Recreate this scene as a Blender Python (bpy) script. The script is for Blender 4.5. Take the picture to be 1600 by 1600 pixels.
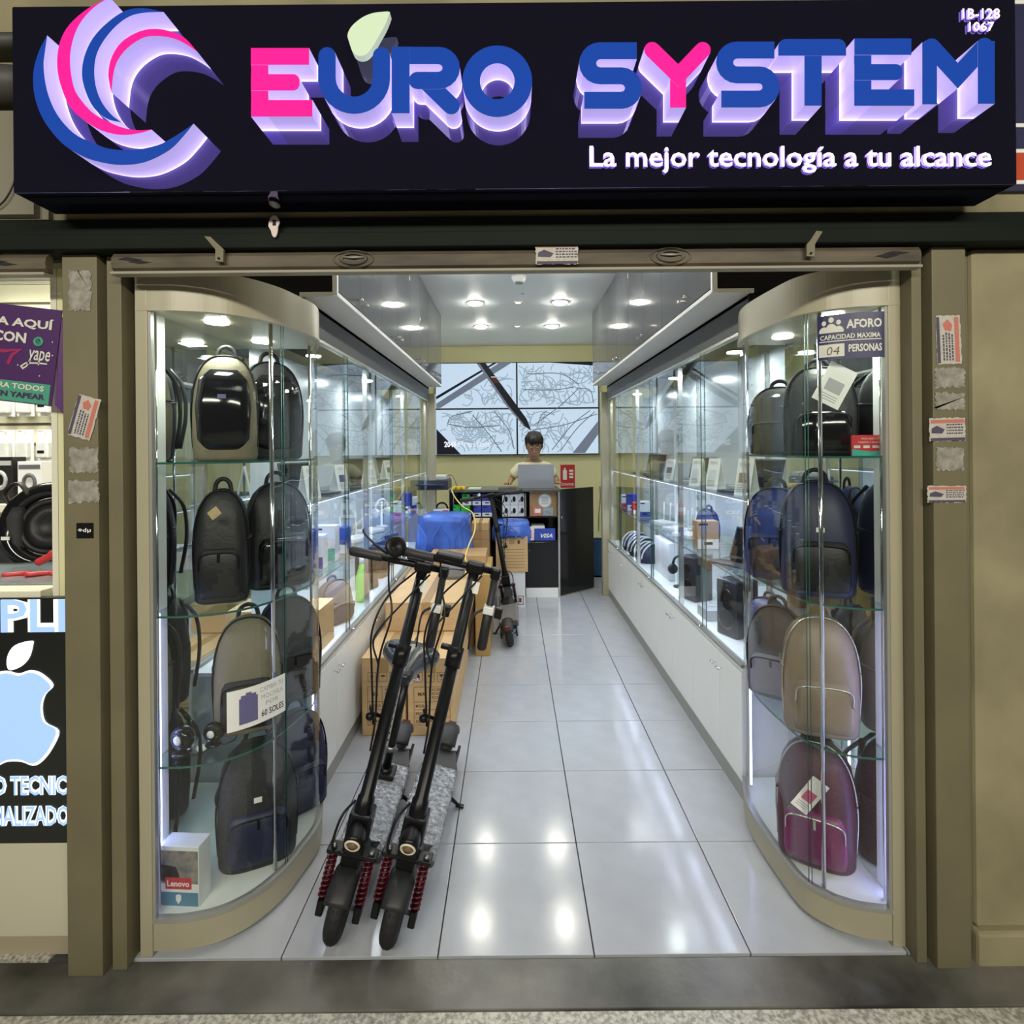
import bpy, bmesh, math, random
from mathutils import Matrix, Vector
random.seed(7)
PI = math.pi
sc = bpy.context.scene
COL = sc.collection
for o in list(bpy.data.objects):
    bpy.data.objects.remove(o)

# ------------------------------------------------------------------ camera
F = 857.0                 # focal length in pixels of the 1600 px frame
HC = 1.458                # camera height
ROLL = 0.0087
cam = bpy.data.cameras.new('camera')
cam.sensor_width = 36.0
cam.lens = 36.0 * F / 1600.0
cam.shift_y = -100.0 / 1600.0
cam.clip_start = 0.05
camo = bpy.data.objects.new('camera', cam)
COL.objects.link(camo)
camo.matrix_world = Matrix.Translation((0, 0, HC)) @ Matrix.Rotation(PI / 2, 4, 'X') @ Matrix.Rotation(-ROLL, 4, 'Z')
sc.camera = camo

def at(x, y, Y):
    """metres of the point seen at photo pixel x, y when it stands Y metres away"""
    dx = x - 800.0; dy = y - 700.0
    return ((dx - ROLL * dy) * Y / F, Y, HC - (dy + ROLL * dx) * Y / F)

# ------------------------------------------------------------------ world, exposure
w = bpy.data.worlds.new('World'); sc.world = w
w.use_nodes = True
bg = w.node_tree.nodes['Background']
bg.inputs[0].default_value = (0.95, 0.93, 0.86, 1)
bg.inputs[1].default_value = 0.045
sc.view_settings.view_transform = 'Standard'
sc.view_settings.look = 'None'
sc.view_settings.exposure = 0.0
sc.view_settings.gamma = 1.0

def area_lamp(name, loc, size, power, color, rot=(0, 0, 0), sy=None):
    l = bpy.data.lights.new(name, 'AREA')
    l.energy = power; l.color = color; l.size = size
    if sy: l.shape = 'RECTANGLE'; l.size_y = sy
    o = bpy.data.objects.new(name, l); COL.objects.link(o)
    o.location = loc; o.rotation_euler = rot
    return o
# unseen lamps added behind and above the camera for the facade's warm light
for x in (-1.5, 1.5):
    area_lamp('passage_fill', (x, -1.9, 2.95), 2.4, 96, (1.0, 0.95, 0.80), (math.radians(50), 0, 0), 0.25)

# ------------------------------------------------------------------ materials
MATS = {}
def mat(name, col, rough=0.5, metal=0.0, emit=0.0, ecol=None, noise=0.0, nscale=8.0, bump=0.0, bscale=None,
        ior=None, coat=0.0, col2=None, detail=4, stretch=None):
    if name in MATS: return MATS[name]
    m = bpy.data.materials.new(name); m.use_nodes = True
    nt = m.node_tree; b = nt.nodes['Principled BSDF']
    b.inputs['Base Color'].default_value = (*col, 1)
    b.inputs['Roughness'].default_value = rough
    b.inputs['Metallic'].default_value = metal
    if ior: b.inputs['IOR'].default_value = ior
    if name.startswith('screen ') or name == 'pale blue screen': b.inputs['IOR'].default_value = 1.12
    if coat: b.inputs['Coat Weight'].default_value = coat; b.inputs['Coat Roughness'].default_value = 0.05
    if emit:
        b.inputs['Emission Color'].default_value = (*(ecol or col), 1)
        b.inputs['Emission Strength'].default_value = emit
    if noise or bump:
        tc = nt.nodes.new('ShaderNodeTexCoord')
        src = tc.outputs['Object']
        if stretch:
            mp = nt.nodes.new('ShaderNodeMapping'); mp.inputs['Scale'].default_value = stretch
            nt.links.new(src, mp.inputs[0]); src = mp.outputs[0]
        n = nt.nodes.new('ShaderNodeTexNoise')
        n.inputs['Scale'].default_value = nscale; n.inputs['Detail'].default_value = detail
        nt.links.new(src, n.inputs['Vector'])
        if noise:
            r = nt.nodes.new('ShaderNodeValToRGB')
            c2 = col2 or tuple(c * (1 - noise) for c in col)
            r.color_ramp.elements[0].position = 0.35; r.color_ramp.elements[0].color = (*c2, 1)
            r.color_ramp.elements[1].position = 0.65; r.color_ramp.elements[1].color = (*col, 1)
            nt.links.new(n.outputs['Fac'], r.inputs[0])
            nt.links.new(r.outputs[0], b.inputs['Base Color'])
        if bump:
            bp = nt.nodes.new('ShaderNodeBump'); bp.inputs['Strength'].default_value = bump
            bp.inputs['Distance'].default_value = 0.01
            if bscale:
                n2 = nt.nodes.new('ShaderNodeTexNoise'); n2.inputs['Scale'].default_value = bscale
                n2.inputs['Detail'].default_value = 6
                nt.links.new(src, n2.inputs['Vector']); n = n2
            nt.links.new(n.outputs['Fac'], bp.inputs['Height'])
            nt.links.new(bp.outputs[0], b.inputs['Normal'])
    MATS[name] = m
    return m

def glass_mat(name, tint=(0.97, 0.99, 0.985), ior=1.5, rough=0.0):
    if name in MATS: return MATS[name]
    m = bpy.data.materials.new(name); m.use_nodes = True
    nt = m.node_tree; nt.nodes.clear()
    out = nt.nodes.new('ShaderNodeOutputMaterial'); mx = nt.nodes.new('ShaderNodeMixShader')
    fr = nt.nodes.new('ShaderNodeFresnel'); fr.inputs['IOR'].default_value = ior
    geo = nt.nodes.new('ShaderNodeNewGeometry'); mi = nt.nodes.new('ShaderNodeMix')     # the same pane seen from inside
    mi.inputs['A'].default_value = ior; mi.inputs['B'].default_value = 1.0 / ior
    nt.links.new(geo.outputs['Backfacing'], mi.inputs['Factor']); nt.links.new(mi.outputs['Result'], fr.inputs['IOR'])
    tr = nt.nodes.new('ShaderNodeBsdfTransparent'); tr.inputs[0].default_value = (*tint, 1)
    gl = nt.nodes.new('ShaderNodeBsdfGlossy'); gl.inputs['Roughness'].default_value = rough
    nt.links.new(fr.outputs[0], mx.inputs[0]); nt.links.new(tr.outputs[0], mx.inputs[1])
    nt.links.new(gl.outputs[0], mx.inputs[2]); nt.links.new(mx.outputs[0], out.inputs[0])
    MATS[name] = m; return m

black = mat('black plastic', (0.007, 0.007, 0.008), 0.35, ior=1.35)
blackmetal = mat('black painted metal', (0.005, 0.005, 0.006), 0.32, ior=1.35)
rubber = mat('tyre rubber', (0.011, 0.011, 0.012), 0.7, bump=0.2, nscale=200)
void = mat('unlit black', (0.004, 0.004, 0.005), 0.9)
cream = mat('cream laminate', (0.37, 0.34, 0.245), 0.35, noise=0.04, nscale=3)
white = mat('white laminate', (0.84, 0.85, 0.84), 0.35, noise=0.03, nscale=3)
whitepaint = mat('white paint', (0.78, 0.78, 0.76), 0.6)
ceilpaint = mat('ceiling paint', (0.86, 0.87, 0.89), 0.5, noise=0.03, nscale=2)
alu = mat('brushed aluminium', (0.62, 0.62, 0.58), 0.25, 0.9)
dullalu = mat('grey edging', (0.34, 0.34, 0.32), 0.35, 0.3)
chrome = mat('chrome', (0.8, 0.8, 0.8), 0.08, 1.0)
glass = glass_mat('clear glass')
cglass = glass_mat('curved showcase glass', (0.955, 0.975, 0.965), 1.45)
shelfglass = glass_mat('shelf glass', (0.86, 0.95, 0.92))
glassedge = mat('green glass edge', (0.03, 0.11, 0.09), 0.15)
mirror = mat('mirror', (0.78, 0.80, 0.80), 0.02, 1.0)
greyglossy = mat('grey gloss lacquer', (0.10, 0.103, 0.108), 0.06, ior=1.28)
greymatt = mat('grey soffit', (0.105, 0.108, 0.118), 0.5)
yellowwall = mat('pale yellow wall paint', (0.74, 0.71, 0.43), 0.7, noise=0.05, nscale=2)
tilemat = mat('glazed floor tile', (0.415, 0.435, 0.48), 0.14, noise=0.07, nscale=9, detail=8, bump=0.012, bscale=30, ior=1.55)
grout = mat('dark grout', (0.05, 0.05, 0.055), 0.8)
cardb = mat('brown cardboard', (0.60, 0.40, 0.20), 0.75, noise=0.10, nscale=5, stretch=(1, 1, 6), bump=0.05)
cardb2 = mat('dark cardboard', (0.44, 0.27, 0.13), 0.8, noise=0.10, nscale=6)
tape = mat('brown packing tape', (0.40, 0.25, 0.11), 0.25)
ink = mat('dark brown ink', (0.09, 0.045, 0.02), 0.7)
paper = mat('white paper', (0.80, 0.80, 0.78), 0.6)
concrete = mat('painted concrete', (0.31, 0.275, 0.165), 0.75, noise=0.32, nscale=3.5, detail=9, bump=0.15, bscale=25)
steelpaint = mat('beige painted steel', (0.165, 0.145, 0.085), 0.55, noise=0.18, nscale=4, detail=8, bump=0.05, bscale=20)
grime = mat('grimy grey cement', (0.17, 0.162, 0.14), 0.30, noise=0.6, nscale=2.6, detail=12, col2=(0.030, 0.029, 0.027), bump=0.12, bscale=30)
terrazzo = mat('terrazzo paving', (0.54, 0.52, 0.45), 0.35, noise=0.35, nscale=95, detail=2, col2=(0.22, 0.21, 0.18))
beamgreen = mat('dark green steel', (0.010, 0.014, 0.011), 0.6, noise=0.2, nscale=4, ior=1.18)
shutterm = mat('dirty beige shutter', (0.125, 0.10, 0.07), 0.55, noise=0.6, nscale=6, detail=8, stretch=(0.6, 1, 3))
flatblack = mat('flat black', (0.01, 0.01, 0.01), 0.8)  # plain matt black for slots, screws and the hasp eye
signblack = mat('polished black acrylic', (0.004, 0.004, 0.006), 0.03, ior=2.9)
signblack.node_tree.nodes['Principled BSDF'].inputs['Specular Tint'].default_value = (.50, .42, 1.0, 1)
facepink = mat('pink acrylic face', (0.40, 0.01, 0.13), 0.5, emit=0.62, ecol=(0.95, 0.010, 0.34), ior=1.15)
faceblue = mat('blue acrylic face', (0.006, 0.02, 0.12), 0.5, emit=0.5, ecol=(0.008, 0.085, 0.56), ior=1.15)
sidelav = mat('lit lavender acrylic return', (0.4, 0.36, 0.6), 0.3, emit=0.5, ecol=(0.50, 0.42, 0.88))
sideled = mat('bright led rim of the return', (0.8, 0.78, 1.0), 0.3, emit=1.9, ecol=(0.70, 0.58, 1.0))
glowwhite = mat('lit white lettering', (0.9, 0.85, 1.0), 0.4, emit=1.1, ecol=(0.92, 0.82, 1.0))
lavhalo = mat('violet glow halo of letters', (0.4, 0.3, 0.9), 0.4, emit=0.9, ecol=(0.30, 0.20, 0.85))  # light halo around the small letters, drawn as a wider flat violet layer
lampglow = mat('lit downlight lens', (1, 1, 0.9), 0.3, emit=140, ecol=(1.0, 0.985, 0.84))
lampnear = mat('lit near downlight lens', (1, 1, 0.9), 0.3, emit=122, ecol=(1.0, 0.99, 0.95))
warmglow = mat('lit warm spot', (1, 0.85, 0.6), 0.3, emit=12, ecol=(1.0, 0.72, 0.42))
coolglow = mat('lit cool strip', (0.85, 0.9, 1.0), 0.3, emit=13, ecol=(0.40, 0.42, 1.0))
shelfglow = mat('lit shelf strip', (0.85, 0.9, 1.0), 0.3, emit=5, ecol=(0.66, 0.70, 1.0))
sidemid = mat('lavender return near the leds', (0.4, 0.36, 0.6), 0.3, emit=0.78, ecol=(0.58, 0.50, 1.0))
caseglow = mat('lit case downlight', (1, 1, 1), 0.3, emit=28, ecol=(0.93, 1.0, 0.90))

# ------------------------------------------------------------------ mesh builder
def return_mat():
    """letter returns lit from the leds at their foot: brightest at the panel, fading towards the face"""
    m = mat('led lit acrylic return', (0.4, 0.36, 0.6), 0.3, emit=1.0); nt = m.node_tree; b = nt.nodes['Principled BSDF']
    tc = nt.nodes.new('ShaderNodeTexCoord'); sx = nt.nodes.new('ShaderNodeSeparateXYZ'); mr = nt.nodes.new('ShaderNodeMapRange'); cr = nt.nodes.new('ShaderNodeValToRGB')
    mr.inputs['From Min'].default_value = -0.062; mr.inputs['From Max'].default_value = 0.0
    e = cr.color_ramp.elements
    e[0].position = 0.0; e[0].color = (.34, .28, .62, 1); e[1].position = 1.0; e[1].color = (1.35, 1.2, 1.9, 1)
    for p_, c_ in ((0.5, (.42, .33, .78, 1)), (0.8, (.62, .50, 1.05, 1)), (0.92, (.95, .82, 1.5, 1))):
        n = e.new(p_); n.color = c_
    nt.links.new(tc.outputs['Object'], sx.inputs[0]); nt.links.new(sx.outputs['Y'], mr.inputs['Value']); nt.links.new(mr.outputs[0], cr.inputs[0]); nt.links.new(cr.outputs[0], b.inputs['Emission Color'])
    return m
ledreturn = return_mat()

class B:
    def __init__(s): s.v = []; s.f = []; s.m = []; s.sm = []
    def add(s, vs, fs, mi=0, smooth=False):
        n = len(s.v); s.v += [tuple(p) for p in vs]
        for f in fs:
            s.f.append(tuple(i + n for i in f)); s.m.append(mi); s.sm.append(smooth)
        return s
    def box(s, x0, x1, y0, y1, z0, z1, mi=0, b=0.0):
        if x1 < x0: x0, x1 = x1, x0
        if y1 < y0: y0, y1 = y1, y0
        if z1 < z0: z0, z1 = z1, z0
        if b <= 0 or b * 2.05 > min(x1 - x0, y1 - y0, z1 - z0):
            vs = [(x, y, z) for z in (z0, z1) for y in (y0, y1) for x in (x0, x1)]
            return s.add(vs, [(0, 2, 3, 1), (4, 5, 7, 6), (0, 1, 5, 4), (2, 6, 7, 3), (0, 4, 6, 2), (1, 3, 7, 5)], mi)
        bm = bmesh.new(); bmesh.ops.create_cube(bm, size=1)
        for v in bm.verts:
            v.co = ((x0 + x1) / 2 + v.co.x * (x1 - x0), (y0 + y1) / 2 + v.co.y * (y1 - y0), (z0 + z1) / 2 + v.co.z * (z1 - z0))
        bmesh.ops.bevel(bm, geom=bm.edges[:], offset=b, segments=2, affect='EDGES', profile=0.5)
        bm.verts.index_update()
        s.add([v.co[:] for v in bm.verts], [[v.index for v in f.verts] for f in bm.faces], mi)
        bm.free(); return s
    def quad(s, a, b, c, d, mi=0): return s.add([a, b, c, d], [(0, 1, 2, 3)], mi)
    def rings(s, rings, mi=0, cap=True, smooth=True, closed=True):
        n = len(rings[0]); vs = [p for r in rings for p in r]; fs = []
        for i in range(len(rings) - 1):
            for j in range(n if closed else n - 1):
                k = (j + 1) % n
                fs.append((i * n + j, i * n + k, (i + 1) * n + k, (i + 1) * n + j))
        if cap:
            fs.append(tuple(range(n))[::-1]); fs.append(tuple(range((len(rings) - 1) * n, len(rings) * n)))
        return s.add(vs, fs, mi, smooth)
    def cyl(s, p0, p1, r0, r1=None, n=16, mi=0, smooth=True):
        r1 = r0 if r1 is None else r1
        return s.tube([p0, p1], [r0, r1], n, mi, smooth)
    def tube(s, pts, r, n=10, mi=0, smooth=True, closed=False, flat=1.0):
        P = [Vector(p) for p in pts]; N = len(P)
        R = r if isinstance(r, (list, tuple)) else [r] * N
        up = None; rings = []
        for i in range(N):
            if closed: t = P[(i + 1) % N] - P[i - 1]
            else: t = P[min(i + 1, N - 1)] - P[max(i - 1, 0)]
            if t.length < 1e-9: t = Vector((0, 0, 1))
            t.normalize()
            if up is None:
                up = Vector((0, 0, 1)) if abs(t.z) < 0.9 else Vector((0, 1, 0))
            a = up - t * up.dot(t)
            if a.length < 1e-6: a = t.orthogonal()
            a.normalize(); b = t.cross(a); up = a
            rings.append([P[i] + a * (R[i] * flat * math.cos(2 * PI * k / n)) + b * (R[i] * math.sin(2 * PI * k / n)) for k in range(n)])
        if closed: rings.append(rings[0]); return s.rings(rings, mi, False, smooth)
        return s.rings(rings, mi, True, smooth)
    def lathe(s, prof, M, n=24, mi=0, smooth=True):
        """prof of (radius, height) about local z, placed by matrix M"""
        rings = [[M @ Vector((r * math.cos(2 * PI * k / n), r * math.sin(2 * PI * k / n), z)) for k in range(n)] for r, z in prof]
        return s.rings(rings, mi, True, smooth)
    def torus(s, M, R, r, n=28, k=10, mi=0, arc=2 * PI, sx=1.0):
        pts = []
        full = arc > 6.28
        N = n if full else n + 1
        rings = []
        for i in range(N):
            a = arc * i / n
            rings.append([M @ Vector(((R + r * math.cos(2 * PI * j / k)) * math.cos(a), (R + r * math.cos(2 * PI * j / k)) * math.sin(a), r * sx * math.sin(2 * PI * j / k))) for j in range(k)])
        if full: rings.append(rings[0])
        return s.rings(rings, mi, not full, True)
    def sphere(s, c, rx, ry=None, rz=None, n=16, mi=0, M=None):
        ry = rx if ry is None else ry; rz = rx if rz is None else rz
        rings = []
        for i in range(n // 2 + 1):
            a = -PI / 2 + PI * i / (n // 2); ca = max(math.cos(a), 0.01)
            ring = [Vector((rx * ca * math.cos(2 * PI * k / n), ry * ca * math.sin(2 * PI * k / n), rz * math.sin(a))) for k in range(n)]
            if M: ring = [M @ p for p in ring]
            rings.append([p + Vector(c) for p in ring])
        return s.rings(rings, mi, True, True)
    def loft(s, secs, n=24, mi=0, M=None, smooth=True):
        """secs of (z, cx, cy, rx, ry, e): superellipse rings stacked along z"""
        rings = []
        for z, cx, cy, rx, ry, e in secs:
            ring = []
            for k in range(n):
                a = 2 * PI * k / n; c, q = math.cos(a), math.sin(a)
                p = Vector((cx + rx * math.copysign(abs(c) ** (2 / e), c), cy + ry * math.copysign(abs(q) ** (2 / e), q), z))
                ring.append(M @ p if M else p)
            rings.append(ring)
        return s.rings(rings, mi, True, smooth)
    def prism(s, poly, fn, d0, d1, mi=0, side_mi=None, side_mi2=None, split=0.75):
        """poly of 2D points; fn(a, b, depth) gives the 3D point; front at d0, back at d1"""
        n = len(poly); side_mi = mi if side_mi is None else side_mi
        ds = [d0, d1] if side_mi2 is None else [d0, d0 + (d1 - d0) * .55, d0 + (d1 - d0) * split, d1]
        vs = [fn(a, b, d) for d in ds for a, b in poly]
        s.add(vs, [tuple(range(n))], mi)
        k = len(s.v) - len(vs)
        s.f.append(tuple(range(k + (len(ds) - 1) * n, k + len(ds) * n))[::-1]); s.m.append(side_mi); s.sm.append(False)
        for q in range(len(ds) - 1):
            for i in range(n):
                j = (i + 1) % n
                s.f.append((k + q * n + i, k + q * n + j, k + (q + 1) * n + j, k + (q + 1) * n + i))
                s.m.append(side_mi if q == 0 else (side_mi2 if q == len(ds) - 2 else 3)); s.sm.append(False)
        return s

MAT = {}   # world matrix of each parent
def mkmesh(name, b, mats):
    me = bpy.data.meshes.new(name)
    me.from_pydata([tuple(v) for v in b.v], [], b.f)
    mats = mats if isinstance(mats, (list, tuple)) else [mats]
    for m in mats: me.materials.append(m)
    me.polygons.foreach_set('material_index', b.m)
    me.polygons.foreach_set('use_smooth', b.sm)
    bm = bmesh.new(); bm.from_mesh(me)
    bmesh.ops.recalc_face_normals(bm, faces=bm.faces)
    big = [f for f in bm.faces if len(f.verts) > 4]
    if big: bmesh.ops.triangulate(bm, faces=big)
    bm.to_mesh(me); bm.free()
    return me
def obj(name, b, mats, parent=None, local=False, bevel=0):
    """one mesh object; world coordinates are turned into the parent's unless local"""
    if parent is not None and not local and parent.name in MAT:
        inv = MAT[parent.name].inverted(); b.v = [inv @ Vector(v) for v in b.v]
    me = mkmesh(name, b, mats)
    o = bpy.data.objects.new(name, me); COL.objects.link(o)
    if parent is not None:
        o.parent = parent
        if parent.name in MAT: MAT[o.name] = MAT[parent.name]
    return o
def thing(name, label, cat, loc=(0, 0, 0), rz=0.0, group=None, mat4=None):
    o = bpy.data.objects.new(name, None); COL.objects.link(o)
    o.empty_display_size = 0.05
    M = mat4 if mat4 is not None else Matrix.Translation(loc) @ Matrix.Rotation(rz, 4, 'Z')
    o.matrix_world = M; MAT[o.name] = M
    o['label'] = label; o['category'] = cat
    if group: o['group'] = group
    return o
def tag(o, label, cat, group=None):
    o['label'] = label; o['category'] = cat
    if group: o['group'] = group
    return o
def struct(name, b, m, parent=None):
    o = obj(name, b, m, parent)
    if parent is None: o['kind'] = 'structure'
    return o
def dup(root, label, M, group=None):
    def rec(o, par):
        c = o.copy(); COL.objects.link(c)
        if par is not None: c.parent = par; c.matrix_parent_inverse = o.matrix_parent_inverse.copy()
        for ch in KIDS.get(o.name, []): rec(ch, c)
        return c
    KIDS = {}
    for o in bpy.data.objects:
        if o.parent: KIDS.setdefault(o.parent.name, []).append(o)
    r = rec(root, None); r.matrix_world = M; MAT[r.name] = M
    r['label'] = label
    if group: r['group'] = group
    return r

# ------------------------------------------------------------------ lettering
def glyphs(body, bold=0.0):
    c = bpy.data.curves.new('lettering', 'FONT'); c.body = body; c.offset = bold; c.resolution_u = 2
    o = bpy.data.objects.new('lettering', c)
    me = bpy.data.meshes.new_from_object(o)
    vs = [tuple(v.co) for v in me.vertices]; fs = [tuple(p.vertices) for p in me.polygons]
    bpy.data.meshes.remove(me); bpy.data.objects.remove(o); bpy.data.curves.remove(c)
    return vs, fs
def textb(b, body, x0, x1, z0, z1, fn, bold=0.0, mi=0, d=0.0, shear=0.0):
    """adds flat lettering filling the rectangle x0..x1, z0..z1; fn(a, b, depth) -> 3D point"""
    vs, fs = glyphs(body, bold)
    if not vs: return b
    ax = min(v[0] for v in vs); bx = max(v[0] for v in vs); ay = min(v[1] for v in vs); by = max(v[1] for v in vs)
    out = []
    for v in vs:
        u = (v[0] - ax) / (bx - ax); t = (v[1] - ay) / (by - ay)
        out.append(fn(x0 + (x1 - x0) * (u + shear * t), z0 + (z1 - z0) * t, d))
    b.add(out, fs, mi); return b
def letters(name, body, x0, x1, z0, z1, fn, mats, parent, layers, local=False):
    """one part per letter; layers of (bold, slot, depth)"""
    groups = []
    for bold, mi, d in layers:
        b = B(); textb(b, body, x0, x1, z0, z1, lambda a, c, q: (a, c, q), bold, mi, d)
        par = list(range(len(b.v)))
        def find(i):
            while par[i] != i: par[i] = par[par[i]]; i = par[i]
            return i
        for f in b.f:
            for k in f[1:]: par[find(k)] = find(f[0])
        isl = {}
        for f in b.f: isl.setdefault(find(f[0]), []).append(f)
        for fs in isl.values():
            xs = [b.v[i][0] for f in fs for i in f]; lo, hi = min(xs), max(xs)
            hit = [g for g in groups if min(hi, g[1]) - max(lo, g[0]) > 0.35 * min(hi - lo, g[1] - g[0])]
            if hit: g = hit[0]; g[0] = min(g[0], lo); g[1] = max(g[1], hi)
            else: g = [lo, hi, []]; groups.append(g)
            g[2].append((b, fs, mi))
    for g in sorted(groups, key=lambda g: g[0]):
        o = B()
        for b, fs, mi in g[2]:
            ids = sorted({i for f in fs for i in f}); m_ = {i: k for k, i in enumerate(ids)}
            o.add([fn(*b.v[i]) for i in ids], [tuple(m_[i] for i in f) for f in fs], mi)
        obj(name, o, mats, parent, local)
def front(Y):                       # a plane facing the camera side
    return lambda a, c, d: (a, Y - d, c)
def rect(b, x0, x1, z0, z1, fn, d=0.0, mi=0):
    vs = [fn(x0, z0, d), fn(x1, z0, d), fn(x1, z1, d), fn(x0, z1, d)]
    return b.add(vs, [(0, 1, 2, 3)], mi)
def slab(b, x0, x1, z0, z1, fn, t, mi=0, nx=1):
    for i in range(nx):
        a = x0 + (x1 - x0) * i / nx; c = x0 + (x1 - x0) * (i + 1) / nx
        P = [fn(a, z0, 0), fn(c, z0, 0), fn(c, z1, 0), fn(a, z1, 0), fn(a, z0, t), fn(c, z0, t), fn(c, z1, t), fn(a, z1, t)]
        b.add(P, [(3, 2, 1, 0), (4, 5, 6, 7), (0, 1, 5, 4), (2, 3, 7, 6), (1, 2, 6, 5), (3, 0, 4, 7)], mi)
    return b
def frame_lines(b, x0, x1, z0, z1, t, fn, d=0.0, mi=0):
    rect(b, x0, x1, z0, z0 + t, fn, d, mi); rect(b, x0, x1, z1 - t, z1, fn, d, mi)
    rect(b, x0, x0 + t, z0, z1, fn, d, mi); rect(b, x1 - t, x1, z0, z1, fn, d, mi); return b
def smoothpath(pts, k=6, closed=False):
    P = [Vector(p) for p in pts]; n = len(P); out = []
    rng = range(n if closed else n - 1)
    for i in rng:
        p0 = P[i - 1] if (i > 0 or closed) else P[0] * 2 - P[1]
        p1 = P[i]; p2 = P[(i + 1) % n]
        p3 = P[(i + 2) % n] if (closed or i + 2 < n) else P[-1] * 2 - P[-2]
        for j in range(k):
            t = j / k
            out.append(0.5 * ((2 * p1) + (p2 - p0) * t + (2 * p0 - 5 * p1 + 4 * p2 - p3) * t * t + (-p0 + 3 * p1 - 3 * p2 + p3) * t ** 3))
    if not closed: out.append(P[-1])
    return out
def ribbon_poly(pts, wd, cap=(False, False)):
    pts = [q for i, q in enumerate(pts) if i == 0 or math.hypot(q[0] - pts[i - 1][0], q[1] - pts[i - 1][1]) > wd * 0.03]
    """2D polygon of a stroke; cap True rounds that end"""
    P = [Vector((p[0], p[1])) for p in pts]; n = len(P)
    L = []; R = []
    for i in range(n):
        if i == 0: t = P[1] - P[0]
        elif i == n - 1: t = P[-1] - P[-2]
        else: t = (P[i + 1] - P[i]).normalized() + (P[i] - P[i - 1]).normalized()
        t.normalize(); nrm = Vector((-t.y, t.x))
        k = wd / 2
        if 0 < i < n - 1:
            c = max(0.5, nrm.dot(Vector((-(P[i + 1] - P[i]).normalized().y, (P[i + 1] - P[i]).normalized().x)))); k /= c
        L.append(P[i] + nrm * k); R.append(P[i] - nrm * k)
    def capn(c, a):
        out = []
        for j in range(1, 8):
            an = a - PI * j / 8
            out.append(c + Vector((math.cos(an), math.sin(an))) * wd / 2)
        return out
    poly = L[:]
    if cap[1]:
        t = (P[-1] - P[-2]).normalized(); poly += capn(P[-1], math.atan2(t.x, -t.y))
    poly += R[::-1]
    if cap[0]:
        t = (P[0] - P[1]).normalized(); poly += capn(P[0], math.atan2(t.x, -t.y))
    return [(p.x, p.y) for p in poly]
def arcpts(cx, cy, rx, ry, a0, a1, n=10):
    return [(cx + rx * math.cos(math.radians(a0 + (a1 - a0) * i / n)), cy + ry * math.sin(math.radians(a0 + (a1 - a0) * i / n))) for i in range(n + 1)]
# ================================================================== THE SETTING
XL, XR = -0.81, 0.936          # planes of the wall cases
CEIL = 2.745
YB = 6.93                      # back wall
T = 0.45
fl = struct('floor', B().box(-1.40, 1.50, 1.575, YB, -0.08, -0.010), grout)
tb = B().box(0.002, T - 0.002, 0.002, T - 0.002, -0.010, 0.0, 0, 0.0012)
tme = mkmesh('floor_tile', tb, tilemat)
for i in range(-3, 4):
    for j in range(12):
        x = 0.224 + (i - 0) * T; y = 1.5745 + j * T
        if x < -1.2 or x > 1.2: continue
        o = bpy.data.objects.new('floor_tile', tme); COL.objects.link(o); o.parent = fl
        o.location = (x, y, random.uniform(-0.0006, 0.0))
struct('trim_1', B().box(-3.2, 3.2, 1.428, 1.572, -0.08, -0.004, 0, 0.003), grime)
struct('floor_passage', B().box(-3.2, 3.2, -3.0, 1.424, -0.10, -0.006), terrazzo)['label'] = 'speckled terrazzo paving of the passage'
bpy.data.objects['trim_1']['label'] = 'stained grey cement threshold strip'
# shop shell
struct('wall_left', B().box(-1.34, -1.30, 1.62, YB, -0.08, 3.0), yellowwall)
struct('wall_right', B().box(1.42, 1.46, 1.62, YB, -0.08, 3.0), yellowwall)
struct('wall_back', B().box(-1.34, 1.46, YB, YB + 0.05, -0.08, 3.0), yellowwall)
struct('ceiling', B().box(-1.34, 1.46, 1.62, YB, CEIL, CEIL + 0.05), ceilpaint)
struct('trim_2', B().box(-1.34, XL + 0.115, 2.15, 2.165, 2.058, CEIL).box(-1.34, XL, 2.15, 2.165, 1.93, 2.056)
       .box(XR - 0.13, 1.46, 2.15, 2.165, 2.058, CEIL).box(XR, 1.46, 2.15, 2.165, 1.93, 2.056), void)['label'] = 'black sheets standing in for the unlit void above the curved showcases'  # sheets put in where the space is only dark for lack of light
struct('trim_3', B().box(-0.692, -0.674, 2.130, 2.146, 2.058, CEIL).box(0.783, 0.803, 2.130, 2.146, 2.058, CEIL), whitepaint)['label'] = 'pale end strips of the upper cabinets'
# corner posts at the far ends of the wall cases
for n, x0, x1 in (('trim_4', XL - 0.01, XL + 0.055), ('trim_5', XR - 0.055, XR + 0.015)):
    struct(n, B().box(x0, x1, 5.38, 5.46, 0, 2.0, 0, 0.004), cream)
# soffits over the wall cases and the projecting ledge with its lit underside
for side, xp, xe, xw, n in ((-1, XL, -0.675, -1.30, '6'), (1, XR, 0.785, 1.42, '7')):
    s = struct('trim_' + n, B().box(xp, xp + side * 0.02, 2.166, 5.38, 1.925, 2.054).box(xp, xw, 2.166, 5.38, 2.040, 2.054), greymatt)
    s['label'] = 'grey fascia over the %s wall cases' % ('left' if side < 0 else 'right')
    s2 = struct('trim_' + str(int(n) + 2), B().box(xe, xp + side * 0.015, 2.14, 5.33, 2.056, 2.074, 0, 0.002), whitepaint)
    s2['label'] = 'white ledge under the %s upper cabinets' % ('left' if side < 0 else 'right')
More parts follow.
